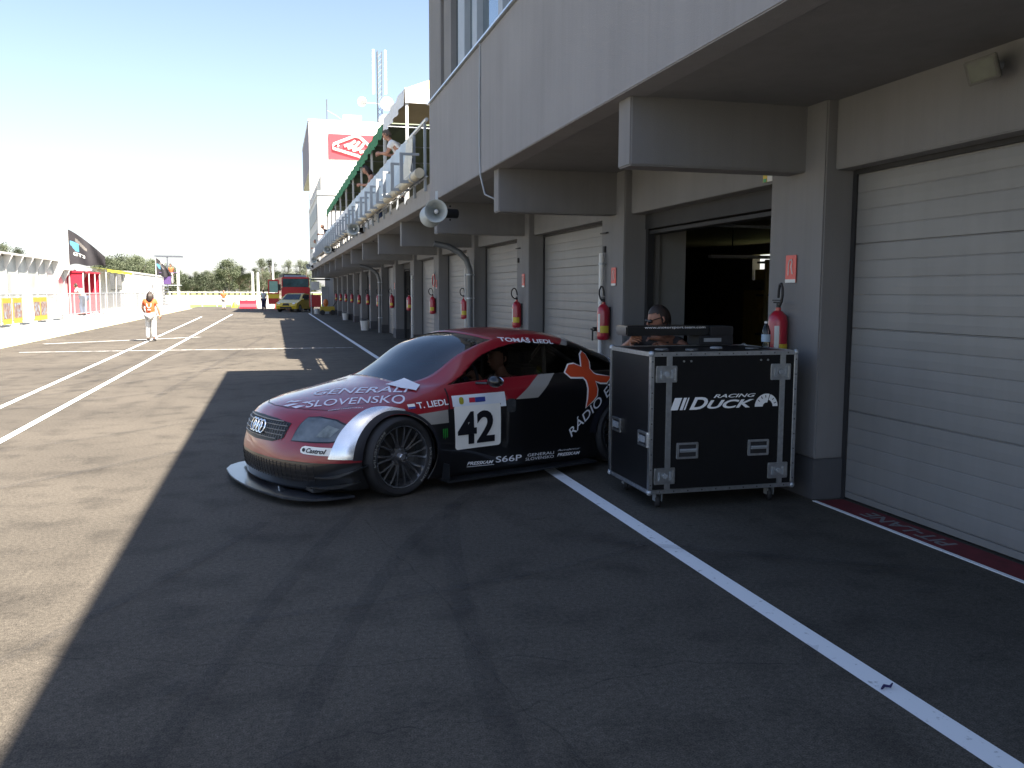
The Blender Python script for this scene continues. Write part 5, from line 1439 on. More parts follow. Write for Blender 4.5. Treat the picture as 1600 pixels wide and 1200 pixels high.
def person(label, loc, rz, J=None, skin=None, shirt=None, trousers=None, shoes=None, hair=None, hairlen=0, scale=1.0, sleeves='short', headf=(0, 1, 0), headu=(0, 0, 1), curl=.4, handd=None, legs=True, extra=None, shortpants=False, loose=0.0, over=None, sub=1):
    JJ = dict(J0); JJ.update(J or {})
    t = thing('person', label, 'person', loc, rz); t.scale = (scale,) * 3
    b = MB()
    nm = ['pelvis', 'spine', 'chest', 'neckb', 'neck', 'shL', 'elL', 'wrL', 'shR', 'elR', 'wrR'] + (['hipL', 'knL', 'anL', 'toL', 'hipR', 'knR', 'anR', 'toR'] if legs else [])
    vs, fs = part_geo(JJ, nm, sub=sub + 1 - 1); b.add(vs, fs)
    T = head_geo(b, JJ['head'], headf, headu)
    b.tube([JJ['neckb'], JJ['neck'], tuple(Vector(JJ['head']) - Vector(headu).normalized() * .06)], [.06, .054, .05], n=10)
    for sd, e, w_ in ((-1, 'elL', 'wrL'), (1, 'elR', 'wrR')):
        d = Vector(JJ[w_]) - Vector(JJ[e])
        if handd and w_ in handd: d = Vector(handd[w_])
        hand_geo(b, JJ[w_], d, (-sd * .8, .3, -.4), curl, side_=sd)
    b.build('body', skin or SKIN, t, smooth=True, autosmooth=False)
    if shirt:
        names = ['pelvis', 'spine', 'chest', 'neckb', 'shL', 'shR']
        Js = dict(JJ)
        if sleeves == 'long': names += ['elL', 'wrL', 'elR', 'wrR']
        elif sleeves == 'short':
            for q in 'LR':
                a, c = Vector(JJ['sh' + q]), Vector(JJ['el' + q]); Js['el' + q] = tuple(a.lerp(c, .62))
            names += ['elL', 'elR']
        Js['neckb'] = tuple(Vector(JJ['neckb']).lerp(Vector(JJ['chest']), .12))
        vs, fs = part_geo(Js, names, .016 + loose, over={'elL': .056 if sleeves == 'short' else .046, 'elR': .056 if sleeves == 'short' else .046, 'neckb': (.075, .07), 'wrL': .033, 'wrR': .033})
        bb = MB(); bb.add(vs, fs); bb.build('shirt', shirt, t, smooth=True, autosmooth=False)
    if trousers and legs:
        Js = dict(JJ); names = ['pelvis', 'hipL', 'hipR', 'knL', 'knR']
        if not shortpants: names += ['anL', 'anR']
        vs, fs = part_geo(Js, names, .022 + loose, over={'knL': .062, 'knR': .062, 'anL': .055, 'anR': .055})
        bb = MB(); bb.add(vs, fs); bb.build('trousers', trousers, t, smooth=True, autosmooth=False)
    if legs:
        for q in 'LR':
            bb = MB(); a, c = Vector(JJ['an' + q]), Vector(JJ['to' + q]); a = Vector((a.x, a.y - .03, a.z - .045))
            c = Vector((c.x, c.y + .05, c.z)); bb.tube([a, a.lerp(c, .4), c], [.042, .045, .030], n=9); bb.build('shoe', shoes or MAT_DARK, t, smooth=True)
    if hair: hair_geo(T, length=hairlen).build('hair', hair, t, smooth=True, fixn=False, autosmooth=False)
    if extra: extra(t, T, JJ)
    return t
ORANGE = mat('orange_shirt', (0.62, 0.11, 0.03), 0.8, var=0.05)
def glasses(t, T, JJ):
    b = MB()
    for q in (-1, 1):
        b.sphere(T(q * .033, .095, .012), (.026, .012, .018), nu=10, nv=6); b.tube([T(q * .055, .085, .018), T(q * .080, .03, .022), T(q * .083, -.02, .018)], .004, n=5)
    b.tube([T(-.012, .104, .016), T(.012, .104, .016)], .004, n=5); b.build('sunglasses', MAT_BLACKP, t, smooth=True)
# man leaning behind the flight case, looking left, arms towards the left end of the black panel
person('man in dark glasses leaning behind the flight case', (3.44, 7.62, -0.03), rad(158),
       J=dict(pelvis=(0, -.12, .90), spine=(0, .02, 1.03), chest=(0, .17, 1.16), neckb=(.0, .25, 1.27), neck=(0, .28, 1.34), head=(0, .33, 1.445), shL=(-.18, .17, 1.22), elL=(-.25, .40, 1.18), wrL=(-.05, .62, 1.22),
              shR=(.17, .20, 1.24), elR=(.33, .42, 1.16), wrR=(.24, .71, 1.265), hipL=(-.09, -.12, .86), knL=(-.10, -.02, .48), anL=(-.11, -.10, .09), hipR=(.09, -.12, .86), knR=(.10, -.06, .48), anR=(.11, -.12, .09), toL=(-.12, .05, .04), toR=(.12, .03, .04)),
       skin=SKIND, shirt=mat('dark_shirt', (0.03, 0.025, 0.025), 0.85), trousers=mat('dark_trousers', (0.02, 0.02, 0.03), 0.85), hair=HAIRD, headf=(.86, .30, -.30), headu=(.25, .15, 1), extra=glasses, curl=.5, sub=2)
# driver, seated inside the car
cm = Matrix.Translation(CAR_O) @ Matrix.Rotation(pi + TH, 4, 'Z')
dl = cm @ Vector((-1.36, .36, 0))
person('driver with dark hair seated at the wheel inside the race car', dl, pi + TH - pi / 2,
       J=dict(pelvis=(0, 0, .42), spine=(0, -.02, .58), chest=(0, -.03, .76), neckb=(0, -.02, .86), neck=(0, 0, .92), head=(0, .03, 1.03), shL=(-.17, -.02, .82), elL=(-.22, .14, .68), wrL=(-.13, .32, .86), shR=(.17, -.02, .82), elR=(.22, .14, .68), wrR=(.13, .32, .86),
              hipL=(-.09, .08, .40), knL=(-.11, .45, .48), anL=(-.10, .80, .28), toL=(-.10, .88, .36), hipR=(.09, .08, .40), knR=(.11, .45, .48), anR=(.10, .80, .28), toR=(.10, .88, .36)),
       shirt=mat('race_overalls', (0.05, 0.02, 0.02), 0.8), trousers=mat('race_overalls_l', (0.03, 0.03, 0.03), 0.8), hair=HAIRD, sleeves='long', headf=(-.2, 1, 0), curl=1.0)
# woman walking away on the pit lane
def print_back(t, T, JJ):
    b = MB(); b.tube([(-.075, -.158, 1.33), (-.06, -.155, 1.22), (0, -.155, 1.16), (.06, -.155, 1.22), (.075, -.158, 1.33)], .016, n=6); b.box((-.05, -.165, 1.09), (.05, -.13, 1.12)); b.build('back_print', MAT_WHITE, t, smooth=True)
person('woman with long dark hair walking away in an orange top and white trousers', (-3.95, 31.1, 0), rad(-6),
       J=dict(knL=(-.10, .06, .50), anL=(-.11, .02, .09), toL=(-.12, .17, .05), knR=(.10, .0, .50), anR=(.13, -.16, .12), toR=(.14, -.03, .04), elL=(-.27, .02, 1.16), wrL=(-.20, .12, .98), elR=(.28, -.05, 1.14), wrR=(.31, .02, .90)),
       shirt=ORANGE, trousers=MAT_WHITE, hair=HAIRD, hairlen=.26, scale=.935, loose=.012, extra=print_back, shoes=MAT_DARK)
# terrace people
lean = dict(pelvis=(0, -.18, .92), spine=(0, -.06, 1.06), chest=(0, .08, 1.22), neckb=(0, .16, 1.32), neck=(0, .20, 1.38), head=(0, .27, 1.49), shL=(-.18, .08, 1.29), elL=(-.22, .18, 1.05), wrL=(-.08, .42, 1.07), shR=(.18, .08, 1.29), elR=(.22, .18, 1.05), wrR=(.06, .42, 1.09),
            hipL=(-.09, -.18, .88), knL=(-.10, -.05, .48), anL=(-.10, -.12, .09), toL=(-.11, .03, .04), hipR=(.09, -.18, .88), knR=(.10, -.05, .48), anR=(.10, -.12, .09), toR=(.11, .03, .04))
person('man in a white shirt leaning on the terrace railing by the white tent', (2.80, 20.6, 3.72), rad(62), J=lean, shirt=MAT_WHITEC, trousers=mat('blue_denim', (0.06, 0.09, 0.18), 0.85), hair=HAIRG, headf=(0, .9, -.5), headu=(0, .4, 1), skin=SKIN, extra=glasses)
person('dark haired woman in a pink top leaning over the railing under the green canopy', (2.82, 25.4, 3.55), rad(75), J=lean, shirt=mat('pink_top', (0.45, 0.22, 0.2), 0.8), trousers=MATS['blue_denim'], hair=HAIRD, hairlen=.15, headf=(0, .9, -.3), headu=(0, .3, 1), sleeves='none')
person('distant person in a dark shirt at the terrace rail near the tower', (2.85, 49.5, 3.65), rad(85), J=lean, shirt=mat('navy_shirt', (0.03, 0.04, 0.07), 0.8), trousers=MAT_DARK, hair=HAIRD)
person('distant person in a red shirt at the far end of the terrace rail', (2.75, 56.0, 3.2), rad(85), J=lean, shirt=mat('red_shirt', (0.5, 0.06, 0.05), 0.8), trousers=MAT_DARK, hair=HAIRD)
# on the lane and beyond
person('person in a light blue shirt and dark trousers standing by the red barriers', (-0.93, 80.5, 0), rad(20), shirt=mat('light_blue_shirt', (0.38, 0.48, 0.5), 0.8), trousers=mat('navy_trousers', (0.04, 0.04, 0.08), 0.8), hair=HAIRD, scale=1.02, loose=.03)
person('marshal in an orange top and white trousers on the far pit lane', (-4.45, 84, 0), rad(200), shirt=ORANGE, trousers=MAT_WHITE, hair=HAIRD)
person('person in orange and white standing up on the gantry platform', (-8.35, 79.3, 2.15), rad(190), shirt=ORANGE, trousers=MAT_WHITE, hair=HAIRD)
person('person in blue jeans leaning at the edge of the red booth', (-8.9, 46.0, 0.47), rad(60), J=lean, shirt=MATS['light_blue_shirt'], trousers=MATS['blue_denim'], hair=HAIRD, scale=.95)
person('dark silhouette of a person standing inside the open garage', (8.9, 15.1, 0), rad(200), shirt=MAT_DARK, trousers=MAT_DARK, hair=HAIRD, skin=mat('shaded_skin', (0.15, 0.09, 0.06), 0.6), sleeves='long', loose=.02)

# ------------------------------------------------------------------ pit wall stands, fences, banners
FX = -8.3
MAT_BARS = mat('barrier_grey', (0.16, 0.17, 0.18), 0.6)
MAT_STGL = mat('stand_glass', (0.36, 0.39, 0.38), 0.2, var=0.3, scale=0.8)
def fence_panel(y0, y1, label, cloth_m=None, cz=(0.0, 0.95)):
    t = thing('crowd_barrier', label, 'barrier', (FX, y0, 0.47), 0, 'steel crowd barriers along the pit wall')
    L = y1 - y0 - 0.05
    b = MB(); b.tube([(0, 0, 0.06), (0, 0, 1.05), (0, L, 1.05), (0, L, 0.06)], 0.022, n=6); b.cyl((0, 0, 0.18), (0, L, 0.18), 0.016, n=6); b.build('frame', MAT_STEEL, t)
    b = MB(); n = int(L / 0.14)
    for i in range(1, n): b.cyl((0, L * i / n, 0.18), (0, L * i / n, 1.05), 0.009, n=4)
    b.build('bars', MAT_BARS, t)
    for y in (0.15, L - 0.15):
        b = MB(); b.box((-0.3, y - 0.02, 0.0), (0.3, y + 0.02, 0.06)); b.build('foot', MAT_STEEL, t)
    return t
def bannermat(name, seed):
    m = bpy.data.materials.new(name); m.use_nodes = True; t = m.node_tree; L = t.links.new
    b = t.nodes['Principled BSDF']; b.inputs['Roughness'].default_value = .7
    tc = t.nodes.new('ShaderNodeTexCoord'); mp = t.nodes.new('ShaderNodeMapping'); mp.inputs['Location'].default_value = (seed, seed * 2, 0); mp.inputs['Scale'].default_value = (1, 6, 6); L(tc.outputs['Object'], mp.inputs[0])
    v = t.nodes.new('ShaderNodeTexVoronoi'); v.inputs['Scale'].default_value = 1.6; L(mp.outputs[0], v.inputs['Vector'])
    cr = t.nodes.new('ShaderNodeValToRGB'); cr.color_ramp.interpolation = 'LINEAR'
    sp = t.nodes.new('ShaderNodeSeparateColor'); L(v.outputs['Color'], sp.inputs[0]); L(sp.outputs[0], cr.inputs[0])
    E_ = cr.color_ramp.elements; E_[0].color = (.12, .05, .05, 1); E_[1].color = (.22, .27, .33, 1); E_[1].position = .9
    e = E_.new(.35); e.color = (.26, .2, .17, 1); e = E_.new(.6); e.color = (.15, .09, .08, 1)
    L(cr.outputs[0], b.inputs['Base Color']); return m
def banner(y0, y1, label, seed, z0=.10, z1=.93):
    t = thing('advertising_banner', label, 'banner', (FX + 0.06, y0, 0.47), 0, 'yellow bordered banners on the barriers')
    L = y1 - y0
    b = MB(); b.box((0, 0, z0), (0.012, L, z1)); b.build('sheet', mat('banner_yellow', (0.36, 0.25, 0.03), 0.7, var=0.05), t)
    b = MB(); b.box((0.0125, 0.06, z0 + .18), (0.016, L - 0.06, z1 - .16)); b.build('picture', bannermat('picture_%d' % seed, seed), t)
    return t
ys = [27.0, 29.6, 32.0, 34.4, 36.8, 39.2, 41.6, 44.0, 46.4, 48.8, 51.2, 53.6, 56.0, 58.4, 60.8, 63.2, 65.6, 68.0]
for i in range(len(ys) - 1):
    fence_panel(ys[i], ys[i + 1], 'steel crowd barrier on the pit wall, number %d from the left edge of the photo' % (i + 1))
banner(30.9, 31.85, 'yellow bordered picture banner at the left edge of the photo', 1)
banner(32.1, 33.1, 'second yellow bordered picture banner from the left', 2)
banner(34.6, 35.5, 'third yellow bordered picture banner, right of the first white sheet', 3)
banner(35.55, 36.5, 'fourth yellow bordered picture banner from the left', 4)
banner(28.0, 30.6, 'yellow bordered banner cut by the left edge of the photo', 5)
for i, (a, c, lb) in enumerate(((33.15, 34.5, 'plain white sheet between the yellow banners'), (38.2, 40.0, 'white sheet hung on the barrier left of the red booth'), (62.2, 66.5, 'white sheet over the barrier near the far containers'))):
    b = cloth(a, c, .62, 1.5, FX + 0.13, MAT_WHITEC, 30 + i, .02); tag(b.build('barrier_sheet', MAT_WHITEC, smooth=True, fixn=False), lb, 'sheet', 'white sheets on the pit wall barriers')
# glass stands
BX = -9.7
def stand(y0, y1, zt, name, label, open_=False, mod=1.45):
    t = thing(name, label, 'booth', (BX, y0, 0.47)); L = y1 - y0; h = zt - 0.47; n = max(1, round(L / mod))
    b = MB(); b.box((-2.0, 0, h), (0.25, L, h + .06)); b.build('roof', MAT_WHITE, t)
    b = MB(); b.box((-2.0, 0, 0), (-1.95, L, h - .001)); b.box((-1.949, 0, 0), (-.06, .04, h - .001)); b.box((-1.949, L - .04, 0), (-.06, L, h - .001)); b.box((-.04, .05, 0), (0, L - .05, .85)); b.build('panelling', mat('stand_white', (0.42, 0.43, 0.41), 0.6, var=0.04), t)
    for i in range(n + 1):
        y = L * i / n; y = min(max(y, .03), L - .03)
        b = MB(); b.box((-.05, y - .028, 0.851), (.02, y + .028, h - .001)); b.add([(.02, y - .02, h), (.02, y + .02, h), (.28, y, h - .02), (.02, y - .02, h - .5), (.02, y + .02, h - .5)], [(0, 1, 2), (3, 2, 4), (0, 2, 3), (1, 4, 2)]); b.build('fin', MAT_WHITE, t, fixn=False)
        if i < n and not (open_ and i == n - 1):
            b = MB(); b.box((-.03, y + .03, .86), (-.02, L * (i + 1) / n - .03, h - .05)); b.build('window', MAT_STGL, t)
            b = MB()
            for z in (1.25, 1.65, 2.05):
                if z < h - .1: b.box((-.045, y + .03, z), (-.031, L * (i + 1) / n - .03, z + .03))
            b.build('window_bar', MAT_GREYP, t)
    b = MB(); b.box((-1.2, .2, .7), (-.5, L - .2, .75)); b.build('desk', MAT_WHITE, t)
    return t
stand(28, 44.6, 2.98, 'pit_wall_stand', 'long white framed glass timing stand at the left edge')
stand(45.2, 50.8, 2.62, 'pit_wall_stand', 'lower glass booth with a dark open bay left of the red booth', True)
rbt = thing('red_booth', 'bright red booth with an open front behind the barriers', 'booth', (-9.05, 47.3, 0.47))
MAT_RB = mat('booth_red', (0.42, 0.012, 0.035), 0.6, var=0.04)
b = MB(); b.box((-1.4, 0, 0), (-1.35, 4.4, 2.05)); b.box((-1.349, 0, 0), (0, .04, 2.05)); b.box((-1.349, 4.36, 0), (0, 4.4, 2.05)); b.box((-.04, .041, 0), (0, 2.2, .7)); b.build('panelling', MAT_RB, rbt)
b = MB(); b.box((-1.45, -.05, 2.051), (.05, 4.45, 2.13)); b.build('roof', MAT_RB, rbt)
for y in (.06, 1.5, 3.0, 4.3):
    b = MB(); b.cyl((.03, y, 0), (.03, y, 2.05), .03, n=6); b.build('post', MAT_WHITE, rbt)
bb_ = thing('window_booth', 'white booth with a dark double window under a yellow canopy', 'booth', (-10, 55.5, 0.47))
b = MB(); b.box((-2, 0, 0), (0, 11.0, 1.2)); b.box((-2, 0, 1.2), (0, 5.2, 2.3)); b.box((-2, 10.2, 1.2), (0, 11.0, 2.3)); b.box((-2, 5.2, 1.2), (-1.9, 10.2, 2.3)); b.box((-2.1, -.1, 2.3), (.2, 11.1, 2.42)); b.build('panelling', MATS['stand_white'], bb_)
for y0, y1 in ((5.3, 7.6), (7.75, 10.1)):
    b = MB(); b.box((-.08, y0, 1.24), (-.05, y1, 2.28)); b.build('window', mat('dark_pane', (0.015, 0.02, 0.02), 0.1, var=0), bb_)
b = MB(); b.box((-.1, 7.62, 1.2), (.02, 7.73, 2.3)); b.build('mullion', MAT_WHITE, bb_)
yc = thing('yellow_canopy', 'bright yellow flat canopy strip above the window booth', 'canopy', (-9.2, 54.5, 2.85))
b = MB(); n = 12; vs = []
for i in range(n + 1): vs += [(-.8, 9 * i / n, .12), (.1, 9 * i / n, .05 * sin(i) * .3), (.1, 9 * i / n, -.16 + .03 * sin(i * 2.1))]
b.add(vs, [(3 * i + k, 3 * i + 3 + k, 3 * i + 4 + k, 3 * i + 1 + k) for i in range(n) for k in (0, 1)]); b.build('cloth', mat('canopy_yellow', (0.40, 0.38, 0.03), 0.7), yc, fixn=False)
for i in range(4):
    b = MB(); b.cyl((0, 2.9 * i + .1, -2.38), (0, 3.4 * i + .1, 0), .025, n=5); b.build('post', MAT_WHITE, yc)
for i, (y0, y1) in enumerate(((67, 73.5), (73.6, 80), (80.1, 88))):
    t = thing('site_container', '%s white ribbed container in the far row on the pit wall' % ['nearest', 'middle', 'farthest'][i], 'container', (-9.9, y0, 0.47), 0, 'white containers on the pit wall')
    L = y1 - y0; b = MB(); b.box((-2.2, 0, 0), (-.03, L, 2.45)); 
    k_ = 0
    while .15 + k_ * .35 < L - .2: b.box((-.03, .1 + k_ * .35, .1), (0.0, .27 + k_ * .35, 2.35)); k_ += 1
    b.build('shell', MAT_WHITE, t)
    b = MB(); b.box((-2.25, -.02, 2.45), (.05, L + .02, 2.55)); b.build('roof', MAT_WHITE, t)
    b = MB(); b.box((0.001, L * .6, .1), (.02, L * .6 + .8, 2.1)); b.build('door', MAT_GREYP, t)
# flags
def flagmat():
    m = bpy.data.materials.new('black_flag'); m.use_nodes = True; t = m.node_tree; L = t.links.new
    b = t.nodes['Principled BSDF']; b.inputs['Roughness'].default_value = .8
    b.inputs['Base Color'].default_value = (.018, .016, .02, 1); return m
FLM = flagmat(); FLB = mat('flag_blue', (0.06, 0.22, 0.36), 0.8); FLG = mat('flag_grey', (0.13, 0.12, 0.11), 0.8)
def flag(label, loc, rz, W_, H_, drop, pole_h, txt=None):
    t = thing('flag', label, 'flag', loc, rz)
    b = MB(); b.cyl((0, 0, 0), (0, 0, pole_h), .03, n=8); b.build('pole', MAT_WHITE, t)
    nu, nv = 64, 36; vs = []
    def P_(u, v):
        x = u * W_; fall = drop * u ** 1.25; hh = H_ * (1 - .72 * u ** 1.1)
        return (x, .16 * sin(6 * u + 1.5 * v) * u ** .5 + .06 * sin(14 * u - 3 * v) * u, pole_h - .02 - fall - v * hh + .05 * sin(9 * u) * v)
    for i in range(nu + 1):
        for j in range(nv + 1): vs.append(P_(i / nu, j / nv))
    mi = []; b = MB(); 
    for i in range(nu):
        for j in range(nv):
            u, v = (i + .5) / nu, (j + .5) / nv; k_ = 0
            if .06 < u < .3 and .3 < v < .58 and (v - .3) < (u + .02) * 1.3: k_ = 1
            elif .2 < u < .52 and .18 < v < .42 and abs(v - .2 - (u - .2) * .6) < .07: k_ = 2
            o_ = i * (nv + 1) + j
            b.f.append((o_, o_ + nv + 1, o_ + nv + 2, o_ + 1)); b.m.append(k_)
    b.v = vs; cl_ = b.build('cloth', [FLM, FLB, FLG], t, smooth=True, fixn=False, autosmooth=False)
    if txt:
        vs, fs = fit_text(txt, 1.0, 1.0, bold=.03); vs, fs = refine(vs, fs, .12)
        b = MB(); b.add([(lambda p: (p[0], p[1] - .012, p[2]))(P_(.14 + .32 * x, .74 - .12 * y)) for x, y in vs], fs); b.add([(lambda p: (p[0], p[1] + .012, p[2]))(P_(.14 + .32 * x, .74 - .12 * y)) for x, y in vs], fs); b.build('flag_lettering', MAT_WHITE, cl_, fixn=False)
    return t
flag('large black flag with a blue patch and white lettering flying above the booths', (-9.6, 47.2, 0.47), rad(8), 1.62, 1.75, 1.30, 4.15, 'GT3')
# gantry with platform
ga = thing('signal_gantry', 'tall white post gantry with a platform, ladder and dark top beam', 'gantry', (-8.4, 79.5, 0.3))
for x in (-.6, .6):
    for y in (-.6, .6):
        b = MB(); b.box((x - .05, y - .05, 0), (x + .05, y + .05, 4.0 if x < 0 else 3.8)); b.build('post', MAT_WHITE, ga)
for q in ((-.65, -.55), (.55, .65)):
    b = MB(); b.box((-1.15, q[0], 4.15), (1.0, q[1], 4.27)); b.build('top_beam', mat('gantry_dark', (0.08, 0.09, 0.11), 0.6), ga)
b = MB(); b.box((-.2, -.62, 2.9), (-.1, -.56, 4.149)); b.build('hanger', MATS['gantry_dark'], ga)
b = MB(); b.box((-.8, -.7, 1.78), (.8, .7, 1.85)); b.build('platform', MAT_STEEL, ga)
b = MB(); b.tube([(-.8, -.68, 2.85), (.8, -.68, 2.85)], .03, n=5); b.box((-.5, -.69, 1.9), (.1, -.67, 2.9)); b.build('platform_rail', mat('gantry_purple', (0.08, 0.04, 0.15), 0.6), ga)
b = MB()
for q in (-.55, -.15): b.cyl((q, -.75, 0), (q, -.72, 1.85), .03, n=5)
for i in range(7): b.box((-.55, -.77, .2 + i * .25), (-.15, -.72, .28 + i * .25))
b.build('ladder', MATS['gantry_dark'], ga)
flag('dark teal flag hanging in folds from the gantry beam', (-9.45, 78.8, 0.3), rad(0), 1.2, 1.5, 1.3, 4.1)

# ------------------------------------------------------------------ far end: barriers, truck, hatchback, buckets, boards
def plastic_barrier(x, y, m, label, L=1.55):
    t = thing('plastic_barrier', label, 'barrier', (x, y, 0), rad(2), 'plastic barriers across the far pit lane')
    b = MB(); b.prism([(0, 0), (.22, .18), (.16, .75), (-.16, .75), (-.22, .18), ][0:0] or [(-.25, 0), (.25, 0), (.25, .15), (.12, .45), (.10, .78), (-.10, .78), (-.12, .45), (-.25, .15)], L, frame((0, 0, 0), (0, 1, 0), (0, 0, 1)))
    b.build('body', m, t, bevel=.02)
    b = MB(); b.box((.02 + .0, -.06, .781), (.10, .06, .84)); b.box((L - .12, -.06, .781), (L - .04, .06, .84)); b.build('lug', MAT_DARK, t)
    return t
plastic_barrier(-3.25, 88, MATS['booth_red'], 'leftmost red plastic barrier'); plastic_barrier(-1.62, 88, MAT_WHITE, 'white plastic barrier between the red ones'); plastic_barrier(-.02, 88.2, MATS['booth_red'], 'red plastic barrier beside the fire truck')
ym = thing('yellow_cone_marker', 'small yellow marker bag lying on the lane near the marshal', 'marker', (-3.85, 92, 0))
b = MB(); b.lathe([(.28, 0), (.24, .3), (.12, .55), (.02, .62)], 12); b.build('cone', MAT_YEL, ym, smooth=True)
b = MB(); b.box((-.3, -.3, 0), (.3, .3, .04)); b.build('base', MAT_YEL, ym)
ft = thing('fire_truck', 'red and yellow fire truck with a big windscreen parked beside the tower', 'fire truck', (1.65, 79, 0), rad(4))
b = MB(); b.box((-1.15, -.9, .5), (1.25, 7, 2.0)); b.box((-1.1, -.75, 2.0), (1.2, 7, 2.85)); b.build('body', MAT_REDP, ft, bevel=.06)
b = MB(); b.box((-1.02, -.80, 1.66), (1.12, -.752, 2.72)); b.build('windscreen', mat('truck_glass', (0.05, 0.09, 0.10), 0.08, var=0.5, scale=2), ft)
b = MB(); b.box((-1.12, -.96, .75), (1.22, -.905, 1.2)); b.build('yellow_band', MAT_YEL, ft)
b = MB(); b.box((-1.1, -1.0, .35), (1.2, -.902, .7)); b.build('bumper', MAT_WHITE, ft)
b = MB(); b.box((-.85, -.6, 2.86), (1.0, -.2, 3.02)); b.build('light_bar', mat('bar_blue', (0.25, 0.3, 0.4), 0.3), ft, bevel=.04)
b = MB(); b.box((-.9, -.15, 2.86), (.6, 5, 3.12)); b.box((.62, -.1, 2.86), (1.0, 2, 3.0)); b.build('roof_gear', MAT_DARK, ft)
for x in (-.9, 1.0):
    b = MB(); b.box((x - .12, -1.03, .5), (x + .12, -1.001, .66)); b.build('headlight', MAT_ALU, ft)
    for y in (.6, 5.2):
        b = MB(); b.cyl((x - .15, y, .48), (x + .15, y, .48), .48, n=20); b.build('wheel', MAT_DARK, ft)
dr = MB(); dr.box((-2.25, -.98, .55), (-1.35, -.90, 1.50)); dr.box((-2.25, -.98, 1.50), (-2.15, -.90, 2.62)); dr.box((-1.45, -.98, 1.50), (-1.35, -.90, 2.62)); dr.box((-2.15, -.98, 2.5), (-1.45, -.90, 2.62)); dr.build('open_door', MAT_REDP, ft)
b = MB(); b.box((-2.15, -.95, 1.55), (-1.45, -.93, 2.5)); b.build('door_window', mat('green_glass', (0.25, 0.42, 0.36), 0.1), ft)
b = MB(); b.box((-2.26, -1.0, 1.05), (-1.34, -.981, 1.40)); b.build('door_band', MAT_YEL, ft)
b = MB(); b.box((-1.45, -1.0, 1.7), (-1.2, -.9, 2.25)); b.build('mirror', MAT_DARK, ft)
# yellow hatchback
hb = thing('hatchback_car', 'yellow hatchback with a lit orange indicator in front of the fire truck', 'car', (1.62, 74.6, 0), rad(-112))
HP = [(2.05, .25), (2.1, .5), (1.98, .72), (1.2, .92), (.95, 1.0), (.2, 1.42), (-.4, 1.5), (-1.2, 1.45), (-1.8, 1.15), (-2.0, .9), (-2.05, .4), (-2.0, .22)]
def hull(prof, half, top_in, split=.95):
    b = MB(); n = len(prof); lay = []
    for y in (-half, -half * .92, half * .92, half):
        for x, z in prof:
            k_ = 0 if z < split else (z - split) / .6
            yy = y * (1 - top_in * k_); xx = x * (1 if abs(y) < half * .95 else .97)
            lay.append((xx, yy, z if abs(y) < half * .95 else z * .985 + .01))
    b.v = lay
    for s_ in range(3):
        for i in range(n):
            j = (i + 1) % n; b.f.append((s_ * n + i, s_ * n + j, (s_ + 1) * n + j, (s_ + 1) * n + i)); b.m.append(0)
    b.f.append(tuple(range(n))); b.m.append(0); b.f.append(tuple(range(3 * n, 4 * n))); b.m.append(0)
    return b
hull(HP, .88, .22).build('body', mat('car_yellow', (0.50, 0.36, 0.02), 0.3, var=0.03, coat=0.6), hb, smooth=True)
MAT_CG = mat('car_glass', (0.03, 0.035, 0.04), 0.08, var=0.1)
b = MB(); b.add([(1.02, -.70, .99), (1.02, .70, .99), (.26, .60, 1.42), (.26, -.60, 1.42)], [(0, 1, 2, 3)]); b.build('windscreen', MAT_CG, hb, fixn=False)
for s_ in (1, -1):
    b = MB(); b.add([(.85, s_ * .885, .97), (.22, s_ * .78, 1.36), (-1.1, s_ * .77, 1.38), (-1.6, s_ * .86, 1.02)], [(0, 1, 2, 3)]); b.build('side_window', MAT_CG, hb, fixn=False)
    b = MB(); b.sphere((1.93, s_ * .62, .66), (.12, .16, .09)); b.build('headlight', MAT_ALU, hb, smooth=True)
    b = MB(); b.sphere((.85, s_ * .98, 1.0), (.08, .1, .07)); b.build('mirror', MATS['car_yellow'], hb, smooth=True)
    for x in (1.3, -1.3):
        b = MB(); b.cyl((x, s_ * .70, .31), (x, s_ * .895, .31), .31, n=20); w1 = b.build('wheel', MAT_DARK, hb)
        b = MB(); b.cyl((x, s_ * .896, .31), (x, s_ * .905, .31), .2, n=16); b.build('rim', MAT_ALU, w1)
b = MB(); b.prism([(-.28, .52), (.28, .52), (.22, .70), (-.22, .70)], .03, frame((2.07, 0, 0), (0, 1, 0), (0, 0, 1))); b.prism([(-.5, .28), (.5, .28), (.45, .42), (-.45, .42)], .03, frame((2.10, 0, 0), (0, 1, 0), (0, 0, 1))); b.build('grille', MAT_DARK, hb)
b = MB(); b.sphere((1.90, .80, .64), (.07, .07, .06)); b.build('indicator', mat('indicator_lit', (0.8, 0.4, 0.05), 0.3, emit=(1, .5, .1, 4)), hb, smooth=True)
# buckets, boards, cart
def bucket(x, y, label, m=MAT_WHITE, s=1.0):
    t = thing('bucket', label, 'bucket', (x, y, 0), rng.uniform(0, 3), 'white buckets by the pillars'); t.scale = (s,) * 3
    b = MB(); b.lathe([(.001, 0.002), (.15, 0), (.19, .38), (.20, .385), (.185, .38), (.14, .02)], 20); b.build('pail', m, t, smooth=True)
    b = MB(); b.tube([(.19 * cos(a), 0.02, .36 - .14 * sin(a) * -1 if False else .36 + .10 * sin(a)) for a in [pi * i / 12 for i in range(13)]], .006, n=5); b.build('handle', MAT_STEEL, t)
bucket(3.70, 38.2, 'white bucket nearest to the camera, standing by a pillar in the shade', s=1.05); bucket(3.95, 52.2, 'white bucket second from the camera near the curved pipe', s=1.0); bucket(2.95, 66.5, 'small white bucket beside the yellow car', s=1.0)
ct = thing('extinguisher_cart', 'yellow and orange wheeled cart standing by the far pillars', 'cart', (3.55, 63.5, 0))
